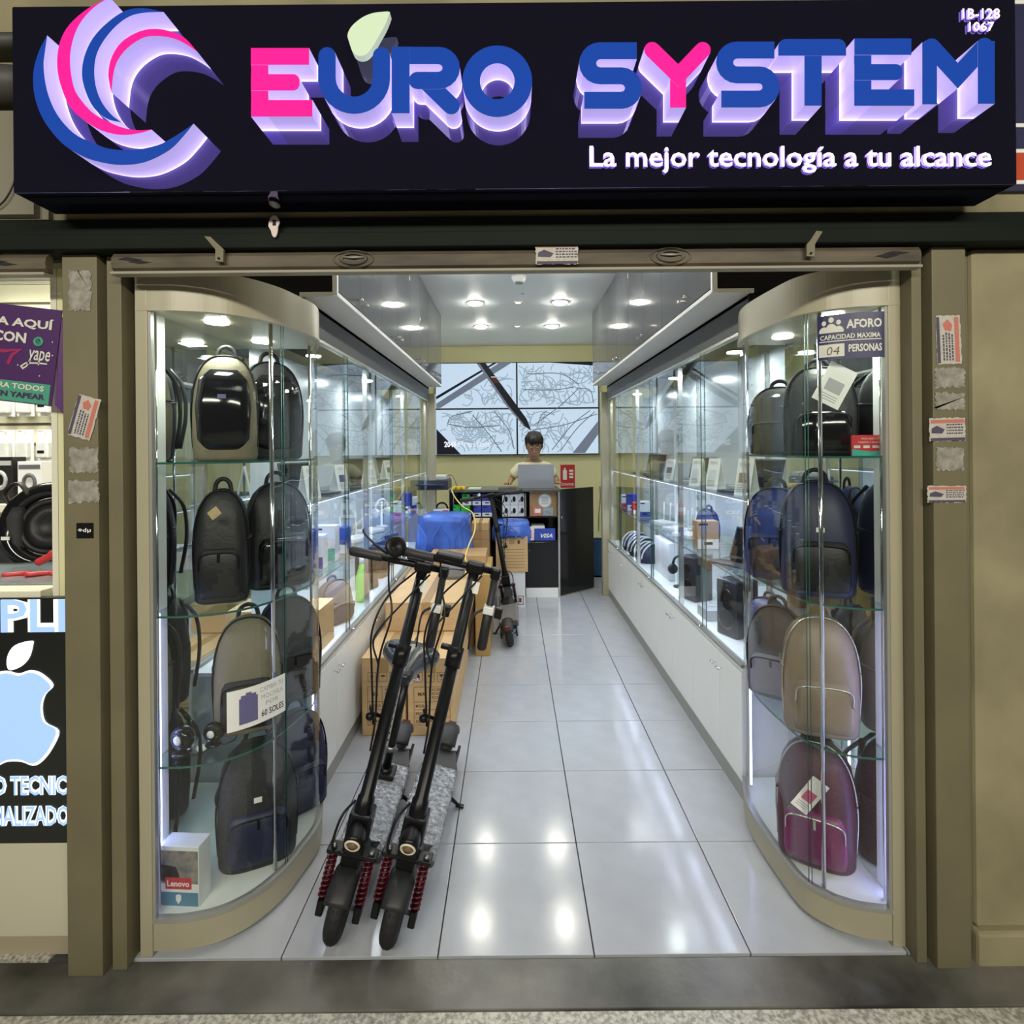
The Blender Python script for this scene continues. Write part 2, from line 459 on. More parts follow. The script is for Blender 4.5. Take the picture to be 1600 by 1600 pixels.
# facade above the opening
struct('wall_front', B().box(-3.2, 3.2, 1.575, 1.62, 2.0, 3.2).box(-3.2, 3.2, 1.515, 1.575, 2.094, 3.2), concrete)
struct('trim_10', B().box(-3.2, 3.2, 1.505, 1.575, 2.050, 2.094).box(-3.2, 3.2, 1.492, 1.575, 2.009, 2.050, 0, 0.003), beamgreen)['label'] = 'dark green steel lintel under the big sign'

def shutter(x0, x1, label, n):
    t = thing('roller_shutter', label, 'shutter', ((x0 + x1) / 2, 1.515, 1.944))
    b = B(); rings = []
    prof = [(1.530, 2.006), (1.516, 2.004), (1.507, 1.992), (1.504, 1.976), (1.507, 1.962), (1.516, 1.955), (1.530, 1.953)]
    for x in (x0, x1): rings.append([(x, y, z) for y, z in prof])
    b.rings(rings, 0, True, False); obj('slat', b, shutterm, t)
    obj('bottom_rail', B().box(x0, x1, 1.499, 1.530, 1.943, 1.951, 0, 0.002), mat('pale rail', (.30, .28, .22), .6), t)
    return t
s1 = shutter(-1.096, 1.128, 'rolled up beige shutter under the lintel over the shop entrance', 0)
s2 = shutter(-2.4, -1.276, 'dirty shutter end over the neighbouring shop at the left', 0)
s2.children[0].name if s2.children else None
def slot(parent, cx, cz, flip):
    b = B()
    for dx, dz in ((-0.012, 0.004 * flip), (0.014, -0.004 * flip)):
        b.prism([(cx + dx - 0.034, cz + dz), (cx + dx - 0.01, cz + dz + 0.006), (cx + dx + 0.034, cz + dz - 0.002 * flip), (cx + dx, cz + dz - 0.005)],
                lambda a, c, d: (a, 1.5045 - d, c), 0.001, -0.001)
    obj('lock_slot', b, flatblack, parent)
slot(s1, -1.03, 1.981, 1); slot(s1, 1.045, 1.979, -1); slot(s2, -1.40, 1.979, 1)
def handle(parent, cx):
    M = Matrix.Translation((cx, 1.505, 1.980)) @ Matrix.Rotation(PI / 2, 4, 'X') @ Matrix.Scale(0.42, 4, (0, 1, 0))
    h = obj('handle_plate', B().torus(M, 0.055, 0.003, 28, 6).torus(M, 0.034, 0.006, 28, 8), shutterm, parent)
    obj('grip', B().tube([(cx - 0.028, 1.503, 1.985), (cx, 1.497, 1.982), (cx + 0.028, 1.503, 1.985)], 0.003, 6), dullalu, h)
handle(s1, -0.43); handle(s1, 0.44)
def hook(cx, dirn, label):
    t = thing('hook_bracket', label, 'bracket', (cx, 1.5, 1.99), group='shutter hooks')
    b = B()
    b.prism([(cx - 0.011, 1.972), (cx + 0.011, 1.970), (cx + 0.012, 2.004), (cx + 0.005 + dirn * 0.028, 2.038), (cx - 0.012 + dirn * 0.028, 2.040), (cx + dirn * 0.012 - 0.01, 2.018), (cx - 0.010, 2.004)],
            lambda a, c, d: (a, 1.560 - d, c), 0.072, 0.064)
    obj('plate', b, steelpaint, t)
    obj('screw', B().cyl((cx, 1.488, 1.979), (cx, 1.484, 1.979), 0.003, n=8), flatblack, t)
hook(-0.790, -1, 'bent metal hook hanging from the lintel, left of the sticker')
hook(0.815, 1, 'bent metal hook hanging from the lintel, right of the sticker')
t = thing('strap_eye', 'pale pink padlock hasp hanging in front of the lintel', 'hasp', (-0.655, 1.49, 2.055))
p = at(430, 355, 1.488)
b = B(); b.prism([(p[0] + a * 0.016 * (1 if c > 0 else 0.62), p[2] + c * 0.03) for a, c in [(math.cos(q * PI / 8), math.sin(q * PI / 8)) for q in range(16)]], lambda a, c, d: (a, 1.486 - d, c), 0.004, 0)
obj('plate', b, mat('pinkish bare metal', (0.55, 0.45, 0.43), 0.4), t)
obj('eye', B().box(p[0] - 0.004, p[0] + 0.005, 1.4805, 1.4825, p[2] + 0.002, p[2] + 0.016), flatblack, t)
p = at(429, 306, 1.43)
t = thing('hasp_reflection', 'small dark oval imitating the hasp catch under the big sign', 'reflection', p)  # solid oval added to imitate the hasp mirrored in the glossy underside
obj('reflection_plate', B().sphere((p[0], 1.43, 2.098), 0.013, 0.02, 0.006), dullalu, t)

# steel posts beside the opening
def post(n, parts, label):
    b = B()
    for x0, x1, y in parts: b.box(x0, x1, y, 1.64, -0.004, 2.008, 0, 0.002)
    s = struct(n, b, steelpaint); s['label'] = label
post('trim_11', [(-1.250, -1.153, 1.528), (-1.276, -1.250, 1.560), (-1.153, -1.139, 1.565), (-1.139, -1.098, 1.546)], 'beige steel post left of the entrance')
post('trim_12', [(1.174, 1.268, 1.528), (1.158, 1.174, 1.568), (1.130, 1.158, 1.546), (1.268, 1.300, 1.560)], 'beige steel post right of the entrance')
struct('trim_13', B().box(-1.098, -1.086, 1.600, 1.64, 0, 1.96).box(1.139 - 0.012, 1.139 - 0.002, 1.600, 1.64, 0, 1.96)
       .box(-1.34, -1.086, 1.64, 1.66, 0, 1.96).box(1.13, 1.46, 1.64, 1.66, 0, 1.96), void)['label'] = 'dark shutter guide channels'
struct('wall_right_passage', B().box(1.300, 3.2, 1.548, 1.66, 0.088, 2.01, 0, 0.012).box(1.295, 3.2, 1.535, 1.66, -0.08, 0.086, 0, 0.01), concrete)
# pieces of the facade beside the sign
b = B().box(-2.2, -1.262, 1.500, 1.515, 2.094, 2.40)
b.box(-1.60, -1.285, 1.480, 1.500, 2.10, 2.38, 0, 0.01)
struct('wall_panel_left', b, mat('grey beige panel', (0.21, 0.195, 0.145), 0.6, noise=0.15, nscale=4))
b = B().cyl((-1.9, 1.46, 2.475), (-1.275, 1.46, 2.435), 0.045).cyl((-1.9, 1.47, 2.56), (-1.275, 1.47, 2.56), 0.02)
tag(obj('duct_pipe', b, mat('dark pipe', (0.06, 0.06, 0.055), 0.5)), 'dark pipes on the wall at the upper left corner', 'pipe')
tag(obj('wall_cable', B().tube(smoothpath([at(28, 262, 1.47), at(20, 290, 1.47), at(8, 312, 1.47), at(-6, 325, 1.47)], 5), 0.0022, 6), black), 'thin black cable on the wall left of the big sign', 'cable')

# neighbour's sign at the right edge
t = thing('neighbour_sign', 'navy and orange sign strip of the next shop at the right edge', 'sign', (1.5, 1.50, 2.15))
obj('panel', B().box(1.268, 1.9, 1.500, 1.512, 2.15, 2.72), mat('navy sign', (0.022, 0.022, 0.075), 0.4), t)
fn = front(1.5)
z1 = at(1594, 240, 1.5)[2]; z2 = at(1594, 283, 1.5)[2]; z3 = at(1594, 200, 1.5)[2]; z4 = at(1594, 8, 1.5)[2]
obj('orange_band', B().box(1.268, 1.9, 1.496, 1.500, z2, z1), mat('orange sign band', (0.50, 0.06, 0.02), 0.4), t)
obj('white_line', B().box(1.268, 1.9, 1.495, 1.500, z1, z1 + 0.010).box(1.268, 1.9, 1.495, 1.500, z3, z3 + 0.010).box(1.268, 1.9, 1.495, 1.500, z2 - 0.01, z2).box(1.268, 1.9, 1.495, 1.500, z4, z4 + 0.01), paper, t)
obj('grey_arrow', B().prism([(1.268, z4 - 0.05), (1.34, z4 - 0.08), (1.268, z4 - 0.12)], lambda a, c, d: (a, 1.5 - d, c), 0.003, 0), dullalu, t)

# ================================================================== THE BIG SIGN
YF, YBK = 1.364, 1.500
sign = thing('shop_sign', 'wide black box sign with raised blue and pink letters above the entrance', 'sign', (0.01, YF, 2.103))
obj('sign_box', B().box(-1.235, 1.262, YF, 1.491, 2.103, 2.567, 0, 0.003), signblack, sign)
YL = 1.303                                       # front face of the raised letters
def pxf(Yf=YL, Yb=YF):
    def fn(x, y, d):
        q = at(x, y, YL)
        return (q[0], d, q[2])
    return fn
fnL = pxf()
def raised(name, polys, face, parent=sign, Yfront=YL):
    b = B()
    for k, p in enumerate(polys): b.prism(p, fnL, Yfront + .0004 * k, YF - 0.001 + .0001 * k, 0, 1, 2, 0.90)
    return obj(name, b, [face, ledreturn, ledreturn, ledreturn], parent)
def rr(x0, y0, x1, y1, rt=(0, 0, 0, 0), n=5):
    """rectangle with corner radii tl, tr, br, bl"""
    P = []
    for (cx, cy, a0, r) in ((x0, y0, 180, rt[0]), (x1, y0, 270, rt[1]), (x1, y1, 0, rt[2]), (x0, y1, 90, rt[3])):
        sx = 1 if cx == x0 else -1; sy = 1 if cy == y0 else -1
        if r == 0: P.append((cx, cy)); continue
        P += arcpts(cx + sx * r, cy + sy * r, r, r, a0, a0 + 90, n)
    return P
W = 27
def letE(x0, y0, x1, y1, xm):
    h = y1 - y0
    return [rr(x0, y0, x1 - 5, y0 + 0.245 * h), rr(x0, y0 + 0.38 * h, xm, y0 + 0.62 * h, (0, 10, 10, 0)), rr(x0, y0 + 0.755 * h, x1, y1), rr(x0, y0, x0 + W, y1)]
def letS(x0, y0, x1, y1):
    w = 26.5; ya, yb, yc = y0 + w / 2, (y0 + y1) / 2 + 0.5, y1 - w / 2; r = (yb - ya) / 2; r2 = (yc - yb) / 2
    pts = [(x1 - 8, ya), (x0 + w / 2 + r + 6, ya)] + arcpts(x0 + w / 2 + r, (ya + yb) / 2, r, r, -90, -270, 10) \
        + [(x1 - w / 2 - r2, yb)] + arcpts(x1 - w / 2 - r2, (yb + yc) / 2, r2, r2, -90, 90, 10) + [(x0 + 8, yc)]
    return [ribbon_poly(pts, w, (False, False))]
for nm, face, polys in (
    ('letter_e', facepink, letE(392, 75, 488, 182, 468)),
    ('letter_u', faceblue, [ribbon_poly([(511, 87), (511, 122)] + arcpts(553.5, 122, 42.5, 42.5, 180, 0, 16) + [(596, 87)], 27, (True, True))]),
    ('letter_r', faceblue, [rr(612, 73, 640, 177), ribbon_poly([(614, 86.5), (685, 86.5)] + arcpts(685, 106, 20, 19.5, -90, 90, 10) + [(652, 125.5)], 27, (False, True)),
                            ribbon_poly([(664, 125), (705, 165)], 27, (True, True))]),
    ('letter_s', faceblue, letS(905, 66, 1003, 170)),
    ('letter_y', facepink, [ribbon_poly([(1019, 78), (1060, 118), (1098, 78)], 25, (True, True)), rr(1047, 112, 1072, 168)]),
    ('letter_s', faceblue, letS(1119, 65, 1218, 168)),
    ('letter_t', faceblue, [rr(1216, 61, 1322, 87, (12, 12, 0, 0)), rr(1257, 62, 1284, 165)]),
    ('letter_e', faceblue, letE(1335, 60, 1429, 165, 1410)),
    ('letter_m', faceblue, [rr(1441, 66, 1464, 163), rr(1528, 64, 1554.5, 162), ribbon_poly([(1456, 73), (1497, 118), (1539, 72)], 27, (True, True))]),
):
    raised(nm, polys, face)
# ring letter O: outer and inner walls
b = B(); n = 48
ro = [(777 + 54.5 * math.cos(2 * PI * i / n), 127 + 56 * math.sin(2 * PI * i / n)) for i in range(n)]
ri = [(777 + 27 * math.cos(2 * PI * i / n), 127 + 28 * math.sin(2 * PI * i / n)) for i in range(n)]
vs = [fnL(x, y, YL) for x, y in ro] + [fnL(x, y, YL) for x, y in ri]
b.add(vs, [(i, (i + 1) % n, n + (i + 1) % n, n + i) for i in range(n)], 0)
for ring in (ro, ri):
    ds = [YL, YL + (YF - YL) * 0.55, YL + (YF - YL) * 0.90, YF - 0.001]
    vs = [fnL(x, y, d) for d in ds for x, y in ring]
    for q, mi_ in enumerate((1, 3, 2)): b.add(vs[q * n:], [(i, (i + 1) % n, n + (i + 1) % n, n + i) for i in range(n)], mi_)
obj('letter_o', b, [faceblue, ledreturn, ledreturn, ledreturn], sign)
# swirl emblem of four crescents
def zpt(l): return [(40 + x / 5.333, y / 5.333) for x, y in l]
CR = [
 (faceblue, [(180, 295), (110, 430), (65, 600), (75, 800), (150, 1000), (300, 1190), (470, 1300), (620, 1350), (800, 1375), (1000, 1350), (1200, 1250), (1320, 1130), (1400, 1030)],
  [(180, 295), (160, 440), (150, 560), (180, 760), (260, 950), (400, 1110), (560, 1190), (700, 1240), (900, 1250), (1100, 1210), (1220, 1150), (1330, 1080), (1400, 1030)]),
 (facepink, [(700, -25), (520, 70), (370, 200), (290, 340), (262, 520), (290, 700), (370, 890), (500, 1010), (640, 1090), (800, 1125), (950, 1110), (1050, 1080)],
  [(700, -25), (560, 70), (450, 200), (390, 350), (370, 520), (400, 720), (460, 830), (560, 940), (680, 1010), (800, 1060), (920, 1085), (1050, 1080)]),
 (faceblue, [(1150, 100), (980, 68), (830, 90), (680, 190), (560, 320), (490, 470), (470, 620), (500, 760), (570, 900), (680, 990), (800, 1020)],
  [(1150, 100), (1000, 105), (870, 135), (750, 220), (650, 340), (590, 460), (572, 600), (590, 740), (640, 860), (720, 960), (800, 1020)]),
 (facepink, [(1430, 430), (1330, 320), (1220, 265), (1080, 240), (940, 265), (800, 350), (720, 470), (690, 600), (700, 700), (715, 770)],
  [(1430, 430), (1330, 365), (1230, 320), (1100, 300), (980, 315), (850, 400), (770, 500), (735, 600), (722, 700), (715, 770)])]
for face, o_, i_ in CR:
    so = smoothpath([(x, y, 0) for x, y in zpt(o_)], 4); si = smoothpath([(x, y, 0) for x, y in zpt(i_)], 4)
    b = B(); n = len(so)
    vs = [fnL(p.x, p.y, YL) for p in so] + [fnL(p.x, p.y, YL) for p in si]
    b.add(vs, [(i, i + 1, n + i + 1, n + i) for i in range(n - 1)], 0)
    for ring in (so, si):
        ds = [YL, YL + (YF - YL) * 0.55, YL + (YF - YL) * 0.90, YF - 0.001]
        vs = [fnL(p.x, p.y, d) for d in ds for p in ring]
        for q, mi_ in enumerate((1, 3, 2)): b.add(vs[q * n:], [(i, i + 1, n + i + 1, n + i) for i in range(n - 1)], mi_)
    obj('emblem_crescent', b, [face, ledreturn, ledreturn, ledreturn], sign)
# small lettering
def signtext(body, x0, x1, y0, y1, name, bold=0.02, gl=True):
    q = at(x0, y1, YF); r = at(x1, y0, YF); dz = at(x1, y1, YF)[2] - q[2]
    def fn(a, c, d): return (a, YF - d, c + dz * (a - q[0]) / (r[0] - q[0]))
    letters('letter', body, q[0], r[0], q[2], q[2] + (y1 - y0) * YF / F, fn, [glowwhite, lavhalo], sign, [(bold, 0, .006), (bold + .02, 1, .0015)])
signtext('La mejor tecnología a tu alcance', 921, 1546, 230, 272, 'slogan_lettering', 0.006)
signtext('1B-128', 1501, 1559, 16, 32, 'number_lettering', 0.01)
signtext('1067', 1511, 1550, 37, 51, 'number_lettering', 0.01)
leaf = [(544, 62), (541, 50), (546, 38), (556, 28), (568, 20), (582, 15), (598, 13), (606, 13), (607, 16), (600, 34), (590, 52), (582, 66), (574, 77), (566, 82), (557, 82), (549, 76)]
lf = obj('leaf_light', B().prism([(p.x, p.y) for p in smoothpath([(x, y, 0) for x, y in leaf], 3, True)], fnL, YL + 0.01, YL + 0.03, 0),
    mat('pale green lit leaf', (0.35, 0.42, 0.3), 0.4, emit=0.42, ecol=(0.80, 0.98, 0.68), ior=1.2))
tag(lf, 'pale green glowing drop shape before the sign between its first two letters', 'light')
# ================================================================== STICKERS ON THE POSTS
flyink = mat('faded flyer ink', (0.07, 0.06, 0.10), 0.7); flyred = mat('faded red print', (0.50, 0.16, 0.12), 0.7)
flypaper = mat('weathered paper', (0.50, 0.47, 0.43), 0.7, noise=0.15, nscale=60); tornp = mat('torn paper remains', (0.34, 0.32, 0.28), 0.8, noise=0.45, nscale=45, detail=8)
def flyer(cx, cy, wpx, hpx, Y, ang, label, kind='full', seed=0):
    rnd = random.Random(seed); q = at(cx, cy, Y); k = Y / F; w, h = wpx * k / 2, hpx * k / 2
    ca, sa = math.cos(math.radians(ang)), math.sin(math.radians(ang))
    fn = lambda a, c, d: (q[0] + a * ca - c * sa, Y - d, q[2] + a * sa + c * ca)
    edge = []
    n = 14
    for i in range(n * 4):
        s_, t_ = divmod(i, n); t_ /= n
        a, c = [(-w + 2 * w * t_, -h), (w, -h + 2 * h * t_), (w - 2 * w * t_, h), (-w, h - 2 * h * t_)][s_]
        j = 0.0016 if kind == 'full' else 0.004
        edge.append((a + rnd.uniform(-j, j), c + rnd.uniform(-j, j)))
    t = thing('flyer' if kind == 'full' else 'torn_flyer', label, 'sticker', (q[0], Y, q[2]))
    obj('paper_sheet', B().prism(edge, fn, 0.0008, 0), flypaper if kind == 'full' else tornp, t)
    if kind == 'full':
        b = B(); L, S = (w, h)
        D = 0.0012
        if w >= h:
            rect(b, -w * .92, w * .92, h * .55, h * .85, fn, D, 1)
            rect(b, -w * .95, w * .97, -h * .98, -h * .72, fn, D, 0)
            b.add([fn(-w * .9, -h * .3, D), fn(-w * .3, -h * .35, D), fn(-w * .15, 0, D), (fn(-w * .6, h * .35, D)), fn(-w * .88, h * .1, D)], [(0, 1, 2, 3, 4)], 0)
            for r in range(4):
                x = -w * .05
                while x < w * .85:
                    l = rnd.uniform(.06, .16) * w; rect(b, x, x + l, h * (.35 - r * .25), h * (.35 - r * .25) + h * .12, fn, D, 0); x += l + .04 * w
        else:
            rect(b, w * .5, w * .85, -h * .92, h * .92, fn, D, 1)
            rect(b, -w * .98, -w * .72, -h * .95, h * .95, fn, D, 0)
            b.add([fn(-w * .3, h * .4, D), fn(w * .2, h * .35, D), fn(w * .35, h * .6, D), fn(-w * .05, h * .85, D), fn(-w * .45, h * .65, D)], [(0, 1, 2, 3, 4)], 1)
            for r in range(4):
                z = -h * .85
                while z < h * .2:
                    l = rnd.uniform(.05, .14) * h; rect(b, w * (-.5 + r * .24), w * (-.5 + r * .24) + w * .13, z, z + l, fn, D, 0); z += l + .03 * h
        obj('printing', b, [flyink, flyred], t)
YP = 1.527
flyer(125, 454, 34, 62, YP, 0, 'pale torn sheet near the top of the left post', 'torn', 1)
flyer(132, 652, 36, 66, YP - .001, -16, 'tilted printed flyer halfway up the left post', 'full', 2)
flyer(131, 719, 44, 38, YP, 0, 'grey scraped sticker remains under the tilted flyer', 'torn', 3)
flyer(131, 768, 46, 34, YP, 2, 'scuffed whitish sticker remains, lowest but one on the left post', 'torn', 4)
t = thing('square_sticker', 'small square black sticker with white letters on the left post', 'sticker', at(133, 829, YP))
q = at(120, 841, YP); r = at(146, 817, YP)
obj('backing', B().box(q[0], r[0], YP - .0012, YP, q[2], r[2]), black, t)
obj('lettering', textb(B(), 'ədµ', q[0] + .005, r[0] - .006, q[2] + .015, r[2] - .014, front(YP - .0012), 0.02, 0, .0008), paper, t)
flyer(1482, 531, 38, 76, YP, 2, 'upright printed flyer at the top of the right post', 'full', 6)
flyer(1484, 590, 46, 30, YP + .0005, 0, 'yellowish torn strip under the upright flyer', 'torn', 7)
flyer(1484, 627, 46, 26, YP, -4, 'white scraped paper shreds on the right post', 'torn', 8)
flyer(1480, 671, 56, 36, YP - .0005, 1, 'wide printed flyer in the middle of the right post', 'full', 9)
flyer(1484, 717, 42, 36, YP, 0, 'whitish sticker rest under the wide flyer', 'torn', 10)
flyer(1479, 772, 60, 26, YP, 0, 'narrow printed flyer, lowest on the right post', 'full', 11)
flyer(870, 396, 66, 34, 1.5025, 0, 'printed sticker with orange heading on the rolled shutter', 'full', 12)

# ================================================================== THE CURVED SHOWCASES
class Path:
    def __init__(s, pts, k=6):
        s.p = smoothpath([(x, y, 0) for x, y in pts], k); s.l = [0]
        for i in range(1, len(s.p)): s.l.append(s.l[-1] + (s.p[i] - s.p[i - 1]).length)
    def at(s, d):
        d = min(max(d, 0), s.l[-1] - 1e-6)
        for i in range(1, len(s.l)):
            if s.l[i] >= d:
                t = (d - s.l[i - 1]) / (s.l[i] - s.l[i - 1]); a = s.p[max(i - 2, 0)]; c = s.p[min(i + 1, len(s.p) - 1)]
                return s.p[i - 1].lerp(s.p[i], t), (c - a).normalized()
    def find(s, test):              # arc length where test(point) first turns true
        n = 400
        for i in range(n):
            d = s.l[-1] * i / n
            if test(s.at(d)[0]): return d
        return s.l[-1]
    def offset(s, o, side):         # shifted copy, positive = outwards from the case
        return [s.at(d)[0] + Vector((s.at(d)[1].y, -s.at(d)[1].x, 0)) * o * side for d in s.l]
LP = Path([(-1.080, 1.580), (-1.02, 1.580), (-.955, 1.584), (-.868, 1.611), (-.797, 1.671), (-.747, 1.762), (-.7255, 1.854), (-.708, 1.977), (-.728, 2.08), (-.764, 2.17), (-.806, 2.25)])
RP = Path([(1.128, 1.592), (1.09, 1.592), (1.048, 1.597), (.993, 1.612), (.935, 1.648), (.888, 1.715), (.874, 1.84), (.871, 2.0), (.882, 2.10), (.905, 2.18), (.932, 2.25)])
def band(b, path, side, o0, o1, z0, z1, d0=0, d1=None, mi=0):
    """curved wall between two offsets of the path"""
    d1 = path.l[-1] if d1 is None else d1
    ds = [d0] + [d for d in path.l if d0 < d < d1] + [d1]
    rings = []
    for d in ds:
        p, t = path.at(d); nrm = Vector((t.y, -t.x, 0)) * side
        a = p + nrm * o0; c = p + nrm * o1
        rings.append([(a.x, a.y, z0), (c.x, c.y, z0), (c.x, c.y, z1), (a.x, a.y, z1)])
    return b.rings(rings, mi, True, False)
def plate(b, path, side, off, xo, z0, z1, mi=0):
    pts = [(p.x, p.y) for p in path.offset(off, side)]
    pts = pts + [(xo, pts[-1][1]), (xo, pts[0][1])]
    return b.prism(pts, lambda a, c, d: (a, c, d), z0, z1, mi)
def showcase(side, path, xo, label):
    # side: -1 left, +1 right.  outward normal of the path faces the shop's middle
    sd = 1 if side < 0 else -1
    t = thing('curved_showcase', label, 'display case', ((path.p[0].x + path.p[-1].x) / 2, 1.9, 0))
    z0, z1, zt, ztt = 0.095, 0.107, 1.872, 1.982
    b = B(); plate(b, path, sd, -0.004, xo, 0.014, z0); obj('base', b, cream, t)
    b = B(); plate(b, path, sd, -0.02, xo, 0.0, 0.014); obj('plinth', b, dullalu, t)
    b = B(); band(b, path, sd, -0.022, 0.0, z0, z1); obj('base_edging', b, dullalu, t)
    b = B(); plate(b, path, sd, -0.022, xo, z0, z1 - .004); obj('floor_panel', b, white, t)
    b = B(); plate(b, path, sd, 0.0, xo, zt, ztt); obj('top_fascia', b, cream, t)
    b = B(); band(b, path, sd, -0.016, 0.003, zt - .010, zt + .004); obj('top_edging', b, cream, t)
    # outer stile and frame
    x1 = xo - side * 0.036
    ys = path.p[0].y
    obj('stile', B().box(xo, x1, ys - .002, ys + .020, 0.0, ztt, 0, .003), cream, t)
    obj('stile_edging', B().box(x1, x1 - side * .008, ys + .002, ys + .016, z1, zt), dullalu, t)
    obj('side_return', B().box(xo, xo - side * .010, ys + .02, 1.70, z1, zt), white, t)
    obj('mirror_panel', B().box(xo, xo - side * .008, 1.70, 2.25, z1, zt), mirror, t)
    dj = path.find(lambda p: p.x * -side < .90 * 0 - (abs(path.p[-1].x) + .025) * 1 if False else abs(p.x) < (.740 if side < 0 else .905))
    s0 = path.find(lambda p: abs(p.x) < abs(x1) - .006)
    b = B(); band(b, path, sd, -0.013, -0.009, z1, zt, s0, dj); obj('curved_glass', b, cglass, t)
    b = B(); band(b, path, sd, -0.013, -0.009, z1, zt, dj + .012, path.l[-1] - .004); obj('side_glass', b, cglass, t)
    for d in (dj + .001, dj + .012):
        p, tg = path.at(d); nrm = Vector((tg.y, -tg.x, 0)) * sd; q = p - nrm * .011
        obj('glass_edge', B().tube([(q.x, q.y, z1), (q.x, q.y, zt)], .0015, 4), glassedge, t)
    p, tg = path.at(dj - .03); nrm = Vector((tg.y, -tg.x, 0)) * sd; q = p - nrm * .026
    obj('post', B().cyl((q.x, q.y, z1), (q.x, q.y, zt), .0065, n=12), chrome, t)
    p, tg = path.at(path.l[-1] - .06); q = p - Vector((tg.y, -tg.x, 0)) * sd * .03
    obj('post', B().cyl((q.x, q.y, z1), (q.x, q.y, zt), .0055, n=12), chrome, t)
    obj('post', B().cyl((xo - side * .028, ys + .045, z1), (xo - side * .028, ys + .045, zt), .0045, n=12), chrome, t)
    for z in (0.535, 0.975, 1.425):
        b = B()
        plate(b, path, sd, -0.022, xo - side * .010, z - .006, z)
        s = obj('shelf', b, shelfglass, t)
        b = B(); band(b, path, sd, -0.0235, -0.0215, z - .006, z, s0, path.l[-1] - .02); obj('shelf_edge', b, glassedge, s)
    # downlight and led strip of the case
    cx = (path.p[0].x + path.p[-1].x) / 2
    obj('case_light', B().lathe([(.036, 0), (.036, -.005), (.001, -.005)], Matrix.Translation((cx, 1.76, zt))), caseglow, t)
    obj('case_light', B().lathe([(.036, 0), (.036, -.005), (.001, -.005)], Matrix.Translation((cx, 2.08, zt))), caseglow, t)
    xs = xo - side * .016
    obj('led_strip', B().box(xs, xs - side * .006, 1.64, 1.648, z1 + .01, .97), coolglow, t)
    p, tg = path.at(path.l[-1] - .09); q = p - Vector((tg.y, -tg.x, 0)) * sd * .03
    obj('led_strip', B().box(q.x - .003, q.x + .003, q.y - .003, q.y + .003, z1 + .02, .50), coolglow, t)
    area_lamp('case_lamp', (cx, 1.76, zt - .012), .07, 1.5, (.93, 1.0, .90))
    area_lamp('case_lamp', (cx, 2.08, zt - .012), .07, 1.5, (.93, 1.0, .90))
    return t, path, sd, dj
CL = showcase(-1, LP, -1.083, 'curved glass showcase with backpacks, left of the entrance')
CRt = showcase(1, RP, 1.130, 'curved glass showcase with backpacks, right of the entrance')
def bendfn(path, sd, s0, z0):
    """local a along the glass, c up, d out of it"""
    def fn(a, c, d):
        p, tg = path.at(s0 + a); q = p + Vector((tg.y, -tg.x, 0)) * sd * (-0.009 + .0006 + d)
        return (q.x, q.y, z0 + c)
    return fn
# notice AFORO on the right case: path runs from the outer edge inwards, so mirror a
navy = mat('navy sticker', (0.014, 0.014, 0.085), 0.4)
def onpath(path, xpx, ylist):
    """arc length where the sight line through column xpx meets the glass"""
    k = (xpx - 800) / F
    return path.find(lambda p: abs(p.x) / p.y < abs(k))
sA, sB = onpath(RP, 1386, 0), onpath(RP, 1278, 0)
wA = sB - sA
pa = RP.at((sA + sB) / 2)[0]
z_ = at(1330, 559, pa.y)[2]; hA = at(1330, 488, pa.y)[2] - z_
base = bendfn(RP, -1, 0, z_)
fa = lambda a, c, d: base(sB - a, c, d)
t = thing('capacity_notice', 'navy blue capacity sticker reading AFORO on the right showcase glass', 'notice', (pa.x, pa.y - .01, z_))
obj('backing', slab(B(), 0, wA, 0, hA, fa, .001, 0, 12), navy, t)
b = B(); D = .0016
textb(b, 'AFORO', wA * .43, wA * .96, hA * .66, hA * .86, fa, .035, 0, D)
textb(b, 'CAPACIDAD MAXIMA', wA * .04, wA * .94, hA * .44, hA * .55, fa, .02, 0, D)
textb(b, 'PERSONAS', wA * .46, wA * .96, hA * .14, hA * .31, fa, .03, 0, D)
for k in range(8): rect(b, wA * (.03 + k * .115), wA * (.03 + (k + 1) * .115), hA * .395, hA * .415, fa, D)
for k in range(4): rect(b, wA * (.02 + k * .095), wA * (.02 + (k + 1) * .095), hA * .06, hA * .34, fa, D)
def blob(cx, cy, rx, ry, y0=-1, n=14):
    pts = [fa(cx + rx * math.cos(2 * PI * i / n), max(cy + ry * math.sin(2 * PI * i / n), y0), D + .0002) for i in range(n)]
    b.add(pts, [tuple(range(n))])
for cx, cy, s in ((.10, .66, 1), (.32, .66, 1), (.21, .70, 1.15)):
    blob(wA * cx, hA * (cy + .16 * s), wA * .035 * s, hA * .055 * s)
    blob(wA * cx, hA * (cy - .04), wA * .075 * s, hA * .12 * s, hA * .60)
obj('lettering', b, mat('cream print', (.62, .62, .56), .5), t)
b = B(); textb(b, '04', wA * .13, wA * .32, hA * .10, hA * .28, fa, -.01, 0, D + .0006, .12); obj('handwriting', b, ink, t)
